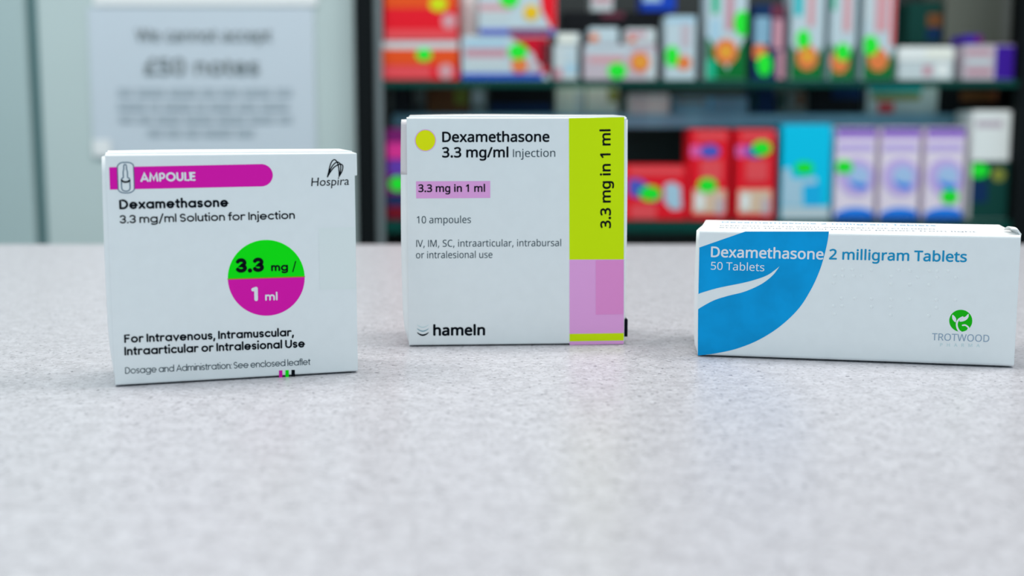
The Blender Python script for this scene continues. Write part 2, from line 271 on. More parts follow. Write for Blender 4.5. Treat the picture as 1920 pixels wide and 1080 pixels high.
'u': (865,[[(432,-14,384,-14,293,-14),(225,8,179,51,133,94),(111,164,111,259,111,423),(111,587,111,751,152,751),(194,751,235,751,235,590),(235,429,235,268,235,148),(291,88,402,88,485,88),(543,112,575,158,607,205),(623,272,623,360,623,490),(623,620,623,751,664,751),(706,751,747,751,747,501),(747,250,747,0,713,0),(679,0,646,0,640,33),(634,66,628,99,626,99),(624,99,622,99,597,60),(564,31,521,13,478,-5)]]),
'v': (712,[[(331,0,284,0,190,250),(95,501,0,751,44,751),(88,751,132,751,185,603),(238,456,291,308,299,288),(307,265,315,239,323,214),(331,190,338,167,344,145),(349,125,352,109,353,109),(355,109,357,109,361,125),(366,145,373,168,380,191),(388,216,397,241,406,266),(414,288,420,308,473,456),(527,603,580,751,624,751),(668,751,712,751,616,501),(521,250,426,0,379,0)]]),
'w': (1101,[[(268,1,221,1,153,252),(84,502,15,752,58,752),(100,752,143,752,177,619),(212,485,247,352,257,311),(267,271,276,230,285,189),(292,155,296,127,297,127),(299,127,301,127,305,143),(309,163,314,186,319,210),(325,234,332,260,338,286),(345,309,352,329,396,470),(440,611,485,752,530,752),(574,752,619,752,662,611),(705,470,748,329,758,297),(768,263,778,225,788,188),(795,156,798,129,800,129),(802,129,804,129,807,152),(813,184,823,225,833,267),(843,309,854,352,889,485),(925,619,959,752,1001,752),(1043,752,1086,752,1016,502),(946,252,877,1,829,1),(781,1,732,1,689,142),(647,283,604,424,591,463),(581,500,572,537,563,574),(556,603,552,623,550,623),(548,623,546,623,542,603),(536,574,528,537,520,500),(509,462,496,423,451,282),(406,142,361,1,315,1)]]),
'x': (741,[[(72,0,25,0,116,128),(206,256,297,384,211,506),(124,628,38,751,84,751),(131,751,178,751,242,657),(307,562,371,468,435,562),(499,657,563,751,609,751),(655,751,702,751,615,628),(529,506,443,384,534,256),(625,128,716,0,669,0),(622,0,576,0,507,100),(439,200,371,300,302,200),(233,100,164,0,118,0)]]),
'y': (714,[[(190,-336,118,-336,95,-336),(76,-335,59,-333,42,-330),(28,-328,15,-325,15,-292),(15,-260,15,-227,26,-229),(38,-231,53,-233,67,-234),(82,-235,98,-235,141,-235),(176,-223,202,-199,228,-175),(249,-142,265,-102,278,-69),(291,-36,304,-3,203,248),(102,499,1,751,45,751),(89,751,133,751,187,608),(241,466,296,323,309,286),(322,250,333,216,345,182),(353,150,358,119,360,119),(362,119,364,119,370,142),(378,173,390,211,402,249),(415,287,429,325,479,467),(530,609,581,751,626,751),(670,751,714,751,606,466),(499,181,391,-104,365,-175),(331,-231,289,-273,248,-315)]]),
'A': (895,[[(43,0,0,0,130,335),(260,669,391,1004,429,1004),(466,1004,504,1004,634,669),(764,335,894,0,850,0),(807,0,763,0,723,103),(683,206,643,309,511,309),(379,309,247,309,207,206),(167,103,127,0,85,0)],[(326,522,288,421,394,421),(499,421,605,421,568,522),(530,623,493,724,490,732),(486,745,479,765,473,784),(466,805,460,826,454,847),(449,863,445,874,439,845),(431,817,423,789,415,762),(408,740,402,724,364,623)]]),
'B': (910,[[(253,0,136,0,136,333),(136,667,136,1000,231,1000),(326,1000,421,1000,547,1000),(641,982,705,945,769,908),(801,844,801,752,801,693),(785,644,752,606,719,567),(672,542,611,531,611,528),(611,526,611,524,653,517),(691,505,725,487,759,470),(786,444,805,412,825,379),(835,337,835,284,835,194),(804,124,742,74,679,25),(595,0,487,0,370,0)],[(262,680,262,574,323,574),(385,574,447,574,533,574),(591,588,623,616,655,643),(671,684,671,738,671,793),(652,833,613,857,574,880),(512,892,427,892,372,892),(317,892,262,892,262,786)],[(262,227,262,106,329,106),(396,106,464,106,552,106),(614,124,648,158,683,193),(700,238,700,294,700,346),(682,389,646,421,610,453),(546,469,454,469,390,469),(326,469,262,469,262,348)]]),
'C': (885,[[(600,-14,545,-14,443,-14),(358,7,290,49,222,91),(171,151,137,228,102,306),(86,397,86,501,86,602),(104,691,141,768,178,845),(232,906,304,949,376,992),(463,1014,566,1014,671,1014),(763,994,842,955,825,920),(808,884,791,849,761,863),(726,875,688,887,651,898),(609,903,565,903,457,903),(372,867,311,796,249,724),(219,625,219,500,219,376),(247,278,305,205,362,133),(448,97,563,97,607,97),(648,100,688,108,727,115),(765,125,803,136,803,99),(803,63,803,27,765,13),(727,2,687,-4,647,-11)]]),
'D': (1022,[[(229,0,136,0,136,333),(136,667,136,1000,239,1000),(341,1000,444,1000,545,1000),(632,981,706,944,780,907),(837,852,877,779,917,707),(937,617,937,510,937,341),(891,214,799,128,707,43),(579,0,415,0,322,0)],[(262,369,262,108,307,108),(352,108,398,108,669,108),(804,240,804,506,804,639),(771,737,705,799,639,861),(546,892,426,892,371,892),(317,892,262,892,262,631)]]),
'E': (779,[[(322,0,136,0,136,333),(136,667,136,1000,322,1000),(508,1000,695,1000,695,963),(695,926,695,889,550,889),(406,889,262,889,262,785),(262,681,262,577,398,577),(534,577,669,577,669,541),(669,504,669,468,534,468),(398,468,262,468,262,349),(262,230,262,111,406,111),(550,111,695,111,695,74),(695,37,695,0,508,0)]]),
'F': (727,[[(178,0,136,0,136,333),(136,667,136,1000,322,1000),(508,1000,695,1000,695,963),(695,926,695,889,550,889),(406,889,262,889,262,771),(262,653,262,535,397,535),(533,535,668,535,668,498),(668,461,668,424,533,424),(397,424,262,424,262,283),(262,141,262,0,220,0)]]),
'G': (1020,[[(634,-14,565,-14,461,-14),(374,7,303,48,231,90),(178,149,141,226,104,303),(86,395,86,500,86,605),(106,695,147,772,188,848),(247,908,324,950,401,993),(494,1014,604,1014,660,1014),(713,1009,763,999,813,988),(859,974,902,955,886,919),(870,882,854,846,819,862),(779,875,735,887,690,898),(644,903,597,903,477,903),(384,867,317,796,250,724),(217,625,217,500,217,421),(230,350,256,289,281,228),(322,180,377,146,432,112),(504,95,594,95,638,95),(675,98,706,102,737,107),(765,113,790,119,790,218),(790,317,790,416,717,416),(643,416,570,416,570,453),(570,491,570,528,685,528),(801,528,916,528,916,365),(916,201,916,38,862,20),(807,7,752,-1,697,-10)]]),
'H': (1038,[[(178,0,136,0,136,333),(136,667,136,1000,178,1000),(220,1000,262,1000,262,859),(262,718,262,577,433,577),(604,577,775,577,775,718),(775,859,775,1000,816,1000),(859,1000,901,1000,901,667),(901,333,901,0,859,0),(816,0,775,0,775,155),(775,311,775,466,604,466),(433,466,262,466,262,311),(262,155,262,0,220,0)]]),
'I': (290,[[(86,0,86,0,86,0),(86,1000,86,1000,86,1000),(204,1000,204,1000,204,1000),(204,0,204,0,204,0)]]),
'K': (867,[[(178,0,136,0,136,333),(136,667,136,1000,178,1000),(220,1000,262,1000,262,836),(262,671,262,507,291,539),(319,571,348,602,376,634),(405,666,434,698,524,798),(614,899,704,1000,753,1000),(803,1000,852,1000,719,855),(587,710,455,565,592,376),(730,188,867,0,818,0),(768,0,718,0,600,159),(482,318,364,478,330,448),(296,418,262,388,262,259),(262,129,262,0,220,0)]]),
'L': (734,[[(323,0,136,0,136,333),(136,667,136,1000,178,1000),(220,1000,262,1000,262,704),(262,408,262,112,408,112),(553,112,699,112,699,75),(699,37,699,0,511,0)]]),
'M': (1270,[[(175,0,136,0,136,333),(136,667,136,1000,198,1000),(260,1000,322,1000,425,727),(528,454,630,181,632,181),(634,181,636,181,740,454),(845,727,950,1000,1011,1000),(1073,1000,1135,1000,1135,667),(1135,333,1135,0,1093,0),(1051,0,1010,0,1010,205),(1010,410,1010,615,1010,663),(1011,712,1013,759,1016,807),(1018,845,1020,875,1018,875),(1016,875,1014,875,903,584),(792,292,681,0,646,0),(612,0,577,0,467,292),(358,585,248,877,246,877),(244,877,242,877,245,848),(247,809,249,760,251,711),(252,660,252,606,252,404),(252,202,252,0,213,0)]]),
'N': (1064,[[(175,0,136,0,136,333),(136,667,136,1000,184,1000),(233,1000,282,1000,459,724),(637,448,815,172,817,172),(819,172,821,172,820,187),(819,210,817,239,816,269),(814,302,813,338,812,373),(811,406,811,436,811,624),(811,812,811,1000,850,1000),(889,1000,929,1000,929,667),(929,333,929,0,880,0),(831,0,781,0,603,277),(425,554,247,831,245,831),(243,831,241,831,244,798),(246,757,249,709,251,660),(252,610,252,559,252,372),(252,186,252,0,213,0)]]),
'O': (1094,[[(648,-14,548,-14,444,-14),(358,8,289,50,221,93),(170,154,136,231,102,309),(86,399,86,503,86,606),(102,695,136,772,170,848),(221,908,289,951,358,994),(444,1015,549,1015,649,1015),(733,994,801,952,869,909),(921,849,956,772,991,695),(1008,605,1008,501,1008,398),(991,307,956,230,921,153),(869,93,801,50,733,8)],[(435,95,548,95,662,95),(745,131,797,204,849,276),(875,375,875,501,875,628),(849,726,797,798,745,869),(662,905,549,905,436,905),(353,869,299,798,245,726),(219,628,219,501,219,375),(245,276,298,204,352,131)]]),
'P': (847,[[(178,0,136,0,136,333),(136,667,136,1000,224,1000),(312,1000,401,1000,531,1000),(626,974,686,923,746,872),(776,799,776,706,776,651),(764,599,739,551,714,503),(673,464,614,434,556,404),(477,389,377,389,338,389),(300,389,262,389,262,260),(262,130,262,0,220,0)],[(262,629,262,497,296,497),(329,497,363,497,458,497),(529,513,576,543,622,574),(646,626,646,700,646,765),(625,813,584,845,543,876),(478,892,389,892,347,892),(304,892,262,892,262,761)]]),
'R': (871,[[(178,0,136,0,136,333),(136,667,136,1000,228,1000),(320,1000,412,1000,536,1000),(628,976,687,929,746,882),(776,811,776,716,776,663),(766,618,747,583,727,547),(702,519,672,498,641,477),(609,460,576,448,667,299),(759,149,850,0,801,0),(752,0,703,0,622,138),(542,275,461,413,395,413),(328,413,262,413,262,275),(262,138,262,0,220,0)],[(262,643,262,520,312,520),(362,520,412,520,493,520),(552,536,590,568,627,600),(646,648,646,710,646,775),(626,822,587,849,548,877),(487,891,405,891,357,891),(309,891,262,891,262,767)]]),
'S': (769,[[(455,-14,346,-14,290,-14),(238,-10,190,-1,143,7),(103,19,72,34,72,74),(72,114,72,154,105,139),(147,126,197,113,247,101),(298,95,352,95,426,95),(483,110,520,139,558,168),(577,207,577,256,577,289),(570,317,556,339,542,361),(518,382,484,401,450,420),(402,440,342,462,257,493),(192,531,149,576,106,620),(84,682,84,759,84,812),(98,858,125,896,152,933),(189,963,237,983,286,1004),(341,1014,403,1014,458,1014),(509,1009,555,999,600,988),(642,975,679,958,666,922),(653,886,640,850,606,865),(568,878,527,888,487,898),(444,903,401,903,338,903),(291,890,259,863,227,837),(211,802,211,758,211,724),(219,696,233,674,247,651),(269,631,301,614,333,596),(376,576,430,556,489,535),(538,511,579,487,620,462),(651,432,672,398,693,363),(703,320,703,268,703,179),(671,110,606,60,542,11)]]),
'T': (779,[[(368,0,326,0,326,297),(326,593,326,889,222,889),(118,889,14,889,14,926),(14,963,14,1000,264,1000),(514,1000,763,1000,763,963),(763,926,763,889,660,889),(556,889,452,889,452,593),(452,297,452,0,410,0)]]),
'U': (1024,[[(596,-14,507,-14,383,-14),(288,20,223,88,158,155),(126,245,126,356,126,571),(126,785,126,1000,168,1000),(210,1000,252,1000,252,784),(252,568,252,352,252,270),(274,207,317,162,361,118),(426,95,514,95,605,95),(670,119,711,167,751,215),(772,277,772,353,772,569),(772,784,772,1000,813,1000),(855,1000,896,1000,896,784),(896,569,896,353,896,284),(882,221,854,166,826,110),(784,67,726,34,669,2)]]),
'V': (840,[[(399,0,357,0,238,333),(119,667,0,1000,44,1000),(88,1000,132,1000,207,786),(282,572,357,358,372,317),(385,279,395,243,405,207),(414,173,420,140,427,173),(435,207,445,244,456,280),(468,319,483,361,558,574),(633,787,707,1000,752,1000),(796,1000,840,1000,721,667),(602,333,483,0,441,0)]]),
'W': (1303,[[(324,0,282,0,193,333),(105,667,17,1000,61,1000),(104,1000,148,1000,200,796),(252,593,304,389,315,346),(325,305,333,265,341,225),(347,187,352,151,356,188),(363,227,372,270,382,313),(393,355,405,396,464,597),(522,799,581,1000,625,1000),(668,1000,712,1000,773,797),(834,595,895,392,908,349),(919,307,929,264,938,221),(945,184,950,151,954,186),(961,223,969,264,978,305),(987,347,999,391,1050,594),(1101,797,1153,1000,1197,1000),(1240,1000,1284,1000,1196,667),(1107,333,1018,0,976,0),(933,0,891,0,826,219),(761,437,696,655,689,683),(681,710,674,737,666,764),(660,788,655,809,651,830),(648,845,646,853,645,841),(640,815,631,775,622,736),(611,694,598,651,535,434),(472,217,409,0,366,0)]]),
}
HUMAN = {
'H': (1069,[[(957,667,957,1000,910,1000),(862,1000,814,1000,814,855),(814,710,814,565,627,565),(440,565,254,565,254,710),(254,855,254,1000,206,1000),(158,1000,110,1000,110,667),(110,333,110,0,158,0),(206,0,254,0,254,145),(254,290,254,435,440,435),(627,435,814,435,814,290),(814,145,814,0,862,0),(910,0,957,0,957,333)]]),
'o': (809,[[(607,672,400,672,204,672),(53,525,53,336,53,133),(198,-13,400,-13,611,-13),(757,128,757,336,757,531)],[(276,554,399,554,529,554),(623,462,623,334,623,192),(537,104,399,104,273,104),(186,196,186,336,186,462)]]),
's': (565,[[(475,574,475,617,406,654),(343,672,282,672,150,672),(65,604,65,493,65,315),(372,267,372,176,372,129),(328,104,276,101,223,101),(145,129,60,188,60,141),(60,94,60,47,145,3),(208,-13,289,-13,413,-13),(506,65,506,180,506,248),(466,293,358,365,242,433),(198,468,198,497,198,532),(232,557,284,557,333,557),(402,537,475,488,475,531)]]),
'p': (733,[[(214,-102,214,16,264,-4),(304,-13,346,-13,541,-13),(680,126,680,324,680,541),(550,658,309,658,234,658),(159,658,84,658,84,327),(84,-5,84,-337,127,-337),(171,-337,214,-337,214,-220)],[(214,405,214,541,254,541),(293,541,333,541,475,541),(547,462,547,326,547,198),(459,104,337,104,296,104),(254,114,214,133,214,269)]]),
'i': (321,[[(226,439,226,658,182,658),(139,658,95,658,95,439),(95,220,95,0,139,0),(182,0,226,0,226,220)],[(239,815,239,858,239,900),(204,935,161,935,119,935),(84,900,84,858,84,815),(119,780,161,780,204,780)]]),
'r': (581,[[(145,658,101,658,101,439),(101,220,101,0,145,0),(188,0,232,0,232,115),(232,230,232,345,232,457),(302,547,391,547,422,547),(474,521,513,482,536,520),(559,558,582,595,528,647),(478,672,425,672,364,672),(301,623,235,507,234,507),(233,507,232,507,232,558),(232,608,232,658,188,658)]]),
'a': (626,[[(603,91,603,117,573,95),(547,82,534,82,518,82),(509,91,509,116,509,229),(509,342,509,455,509,604),(403,672,270,672,174,672),(103,642,51,582,51,535),(51,487,51,440,114,515),(188,548,260,548,339,548),(378,515,378,433,378,421),(378,409,378,397,340,384),(301,370,262,356,157,318),(38,279,38,148,38,63),(103,-13,199,-13,260,-13),(320,9,377,54,389,7),(419,-13,477,-13,518,-13),(543,-1,603,38,603,65)],[(378,198,378,133,343,100),(305,79,264,79,210,79),(170,117,170,172,170,249),(267,287,378,326,378,261)]]),
}

# ---------------------------------------------------------------- lettering
OUTLINES = []                                  # rims of the last line set, drawn as strokes to make it bolder
def outline_text(text, font, weight=0.0, track=0.0, slant=0.0):
    """(triangles as lists of (x, z), width), cap height = 1"""
    cu = bpy.data.curves.new('type', 'CURVE'); cu.dimensions = '2D'; cu.fill_mode = 'BOTH'; cu.resolution_u = 5
    x = 0
    for ch in text:
        adv, spl = font[ch]
        for s in spl:
            sp = cu.splines.new('BEZIER'); sp.bezier_points.add(len(s) - 1); sp.use_cyclic_u = True
            for bp, q in zip(sp.bezier_points, s):
                bp.handle_left_type = bp.handle_right_type = 'FREE'
                f = lambda i: ((q[i] + x) / 1000, q[i + 1] / 1000, 0)
                bp.handle_left, bp.co, bp.handle_right = f(0), f(2), f(4)
        x += adv + track * 1000
    o = bpy.data.objects.new('type', cu); C.objects.link(o)
    dg = bpy.context.evaluated_depsgraph_get(); dg.update()
    me = bpy.data.meshes.new_from_object(o.evaluated_get(dg))
    V = [(v.co.x + v.co.y * slant, v.co.y) for v in me.vertices]
    F = [[V[i] for i in p.vertices] for p in me.polygons]
    loops = []; x = 0
    for ch in text:
        adv, spl = font[ch]
        for s in spl if weight > 0 else ():
            P = []
            for q, r in zip(s, s[1:] + s[:1]):
                b4 = ((q[2], q[3]), (q[4], q[5]), (r[0], r[1]), (r[2], r[3]))
                for i in range(4):
                    t = i / 4; u = 1 - t
                    a_ = [u ** 3 * b4[0][k] + 3 * u * u * t * b4[1][k] + 3 * u * t * t * b4[2][k] + t ** 3 * b4[3][k] for k in (0, 1)]
                    p = ((a_[0] + x) / 1000 + slant * a_[1] / 1000, a_[1] / 1000)
                    if not P or math.dist(P[-1], p) > 0.012: P.append(p)
            loops.append(P)
        x += adv + track * 1000
    bpy.data.objects.remove(o); bpy.data.curves.remove(cu); bpy.data.meshes.remove(me)
    x0 = min(v[0] for v in V); x1 = max(v[0] for v in V)
    OUTLINES.clear(); OUTLINES.extend([[(p[0] - x0, p[1]) for p in P] for P in loops])
    return [[(p[0] - x0, p[1]) for p in f] for f in F], x1 - x0

def stroke_glyphs(w):
    """a rounded geometric alphabet drawn as strokes of width w; cap height 10"""
    s = w / 2; X = 7.4; K = 10.0; A = 10.6; D = -3.0
    b = (X - w) / 2; rx = b * 1.05; cy = X / 2
    def arc(cx, cy, rx, ry, a0, a1, n=22): return circle(cx, cy, rx, ry, n=n, a0=a0, a1=a1)[: n + (0 if abs(a1 - a0) >= 360 else 1)]
    def ring(cx, cy, rx, ry): return ('ring', circle(cx, cy, rx, ry, n=40))
    G = {}
    bowl = lambda: ring(s + rx, cy, rx, b)
    xr = s + 2 * rx
    G['o'] = ([bowl()], 2 * rx + w)
    G['a'] = ([bowl(), [(xr, s), (xr, X - s)]], 2 * rx + w)
    G['d'] = ([bowl(), [(xr, s), (xr, A - s)]], 2 * rx + w)
    G['b'] = ([bowl(), [(s, s), (s, A - s)]], 2 * rx + w)
    G['p'] = ([bowl(), [(s, D + s), (s, X - s)]], 2 * rx + w)
    G['g'] = ([bowl(), [(xr, X - s), (xr, 0)] + arc(s + rx, -0.2, rx, 2.6 - s, 0, -140)], 2 * rx + w)
    G['e'] = ([[(s + 0.1, cy)] + [(xr, cy)] + arc(s + rx, cy, rx, b, 0, 318, 36)], 2 * rx + w)
    G['c'] = ([arc(s + rx, cy, rx, b, 48, 312, 30)], 2 * rx + w - 0.9)
    nr = (6.1 - w) / 2
    def arch(x0): return arc(x0 + nr, X - s - nr * 1.05, nr, nr * 1.05, 180, 0, 16) + [(x0 + 2 * nr, s)]
    G['n'] = ([[(s, s), (s, X - s)], arch(s)], 2 * nr + w)
    G['h'] = ([[(s, s), (s, A - s)], arch(s)], 2 * nr + w)
    mr = nr * 0.92
    def archm(x0): return arc(x0 + mr, X - s - mr, mr, mr, 180, 0, 16) + [(x0 + 2 * mr, s)]
    G['m'] = ([[(s, s), (s, X - s)], archm(s), archm(s + 2 * mr)], 4 * mr + w)
    G['r'] = ([[(s, s), (s, X - s)], arc(s + nr * 1.1, X - s - nr, nr * 1.1, nr, 180, 62, 12)], nr * 1.55 + w)
    G['u'] = ([[(s, X - s)] + arc(s + nr, s + nr * 1.05, nr, nr * 1.05, 180, 360, 16) , [(s + 2 * nr, s), (s + 2 * nr, X - s)]], 2 * nr + w)
    G['v'] = ([[(s, X - s), (s + 2.5, s), (s + 5.0, X - s)]], 5.0 + w)
    G['x'] = ([[(s, X - s), (s + 4.4, s)], [(s, s), (s + 4.4, X - s)]], 4.4 + w)
    q = (X - w) / 4; sw = 1.75
    G['s'] = ([arc(s + sw, X - s - q, sw, q, 35, 270, 18) + arc(s + sw, s + q, sw, q, 90, -145, 18)[1:]], 2 * sw + w)
    q2 = (K - w) / 4; sw2 = 2.35
    G['S'] = ([arc(s + sw2, K - s - q2, sw2, q2, 35, 270, 18) + arc(s + sw2, s + q2, sw2, q2, 90, -145, 18)[1:]], 2 * sw2 + w)
    G['t'] = ([[(s + 0.9, 9.4 - s), (s + 0.9, s + 1.2)] + arc(s + 2.0, s + 1.2, 1.1, 1.2, 180, 270, 8), [(s - 0.4, X - s), (s + 2.5, X - s)]], 2.3 + w)
    G['f'] = ([[(s + 0.9, s), (s + 0.9, A - s - 1.3)] + arc(s + 2.2, A - s - 1.3, 1.3, 1.3, 180, 80, 8), [(s - 0.4, X - s), (s + 2.5, X - s)]], 2.2 + w)
    dot = lambda x, z: ('dot', [(x, z)])
    G['i'] = ([[(s, s), (s, X - s)], dot(s, A - s)], w)
    G['j'] = ([[(s + .3, X - s), (s + .3, D + s + 1)] + arc(s - 0.9, D + s + 1, 1.2, 1, 0, -80, 8), dot(s + .3, A - s)], w + 0.3)
    G['l'] = ([[(s, s), (s, A - s)]], w)
    G['I'] = ([[(s, s), (s, K - s)]], w)
    G['D'] = ([[(s, s), (s, K - s), (s + 2.2, K - s)] + arc(s + 2.2, K / 2, 4.0, K / 2 - s, 90, -90, 26)[1:-1] + [(s + 2.2, s), (s, s)]], 6.2 + w)
    G['F'] = ([[(s, s), (s, K - s), (s + 4.3, K - s)], [(s, 5.2), (s + 3.7, 5.2)]], 4.4 + w)
    G['A'] = ([[(s, s), (s + 3.6, K - s), (s + 7.2, s)], [(s + 1.5, 3.1), (s + 5.7, 3.1)]], 7.2 + w)
    G['M'] = ([[(s, s), (s + 1.1, K - s), (s + 4.2, 2.4), (s + 7.3, K - s), (s + 8.4, s)]], 8.4 + w)
    G['P'] = ([[(s, s), (s, K - s), (s + 2.2, K - s)] + arc(s + 2.2, K - s - 2.6, 2.6, 2.6, 90, -90, 18)[1:-1] + [(s + 2.2, K - s - 5.2), (s, K - s - 5.2)]], 4.8 + w)
    G['O'] = ([ring(s + 4.4, K / 2, 4.4, K / 2 - s + 0.1)], 8.8 + w)
    G['U'] = ([[(s, K - s), (s, s + 3.0)] + arc(s + 3.0, s + 3.0, 3.0, 3.0, 180, 360, 18) + [(s + 6.0, K - s)]], 6.0 + w)
    G['L'] = ([[(s, K - s), (s, s), (s + 3.9, s)]], 4.0 + w)
    G['E'] = ([[(s + 4.3, K - s), (s, K - s), (s, s), (s + 4.3, s)], [(s, 5.1), (s + 3.9, 5.1)]], 4.4 + w)
    q3 = (K - w) / 4
    G['3'] = ([arc(s + 2.4, K - s - q3, 2.4, q3, 155, -90, 20) + arc(s + 2.4, s + q3, 2.6, q3, 90, -155, 20)[1:]], 5.0 + w)
    G['1'] = ([[(s, K - s - 0.7), (s + 2.0, K - s - 0.05)], [(s + 2.0, K - s), (s + 2.0, s)]], 2.0 + w)
    G['.'] = ([dot(s, s)], w)
    G[':'] = ([dot(s, s), dot(s, X - s - 0.6)], w)
    G[','] = ([[(s + 0.3, s), (s - 0.3, -1.5)]], w)
    G['/'] = ([[(s, -0.8), (s + 3.6, K + 0.3)]], 3.6 + w)
    return G
TIGHT = {'r': -0.35, 't': -0.2, 'v': -0.5, 'x': -0.3, 'f': -0.3, 'A': -0.5, 'L': -0.6, '/': -0.2, 'c': -0.2}
def stroke_text(text, w, gap=0.8, space=2.6):
    G = stroke_glyphs(w); x = 0; out = []
    for ch in text:
        if ch == ' ': x += space; continue
        P, adv = G[ch]
        for p in P:
            kind, pts = p if isinstance(p, tuple) else ('line', p)
            out.append((kind, [((a + x) / 10, z / 10) for a, z in pts]))
        x += adv + gap + TIGHT.get(ch, 0)
    return out, (x - gap) / 10

# ---------------------------------------------------------------- medicine cartons on the counter
card = grain(mat('white_carton_board', (0.86, 0.87, 0.87, 1), 0.42, 0.35), 220, 0.012)
card_edge = mat('pinkish_grey_board', (0.70, 0.64, 0.65, 1), 0.5)
ink_black = mat('black_ink', (0.003, 0.005, 0.009, 1), 0.6, 0.05)
ink_navy = mat('dark_teal_ink', (0.014, 0.042, 0.062, 1), 0.55, 0.12)
ink_magenta = mat('magenta_ink', rgb(200, 14, 150), 0.55, 0.12)
ink_green = mat('bright_green_ink', rgb(0, 205, 8), 0.55, 0.12)
ink_white = mat('white_ink', (0.86, 0.84, 0.88, 1), 0.55, 0.12)
ink_olive = mat('olive_line_ink', rgb(140, 130, 20), 0.55, 0.12)
ink_lime = mat('yellow_green_ink', rgb(186, 214, 0), 0.55, 0.12)
ink_dot = mat('yellow_ink', rgb(214, 228, 8), 0.55, 0.12)
ink_pink = mat('soft_pink_ink', rgb(220, 146, 196), 0.55, 0.12)
ink_rose = mat('rose_pink_ink', rgb(220, 128, 184), 0.55, 0.12)
ink_blue = grain(mat('sea_blue_ink', rgb(0, 134, 190), 0.55, 0.12), 90, 0.10)
ink_teal = mat('teal_blue_ink', rgb(20, 128, 170), 0.55, 0.12)
ink_grey = mat('slate_grey_ink', rgb(128, 146, 164), 0.55, 0.12)
ink_pale = mat('pale_grey_ink', rgb(174, 194, 196), 0.55, 0.12)
ink_leaf = mat('leaf_green_ink', rgb(14, 160, 10), 0.55, 0.12)
ink_mid = mat('mid_teal_ink', rgb(96, 136, 148), 0.55, 0.12)
ink_line = mat('steel_line_ink', rgb(66, 92, 112), 0.55, 0.12)
seal_m = mat('clear_tape', (0.83, 0.86, 0.84, 1), 0.3, 0.35)

def under(part, *subs):                        # pieces that belong to one part of a carton
    for s_ in subs: s_.parent = part

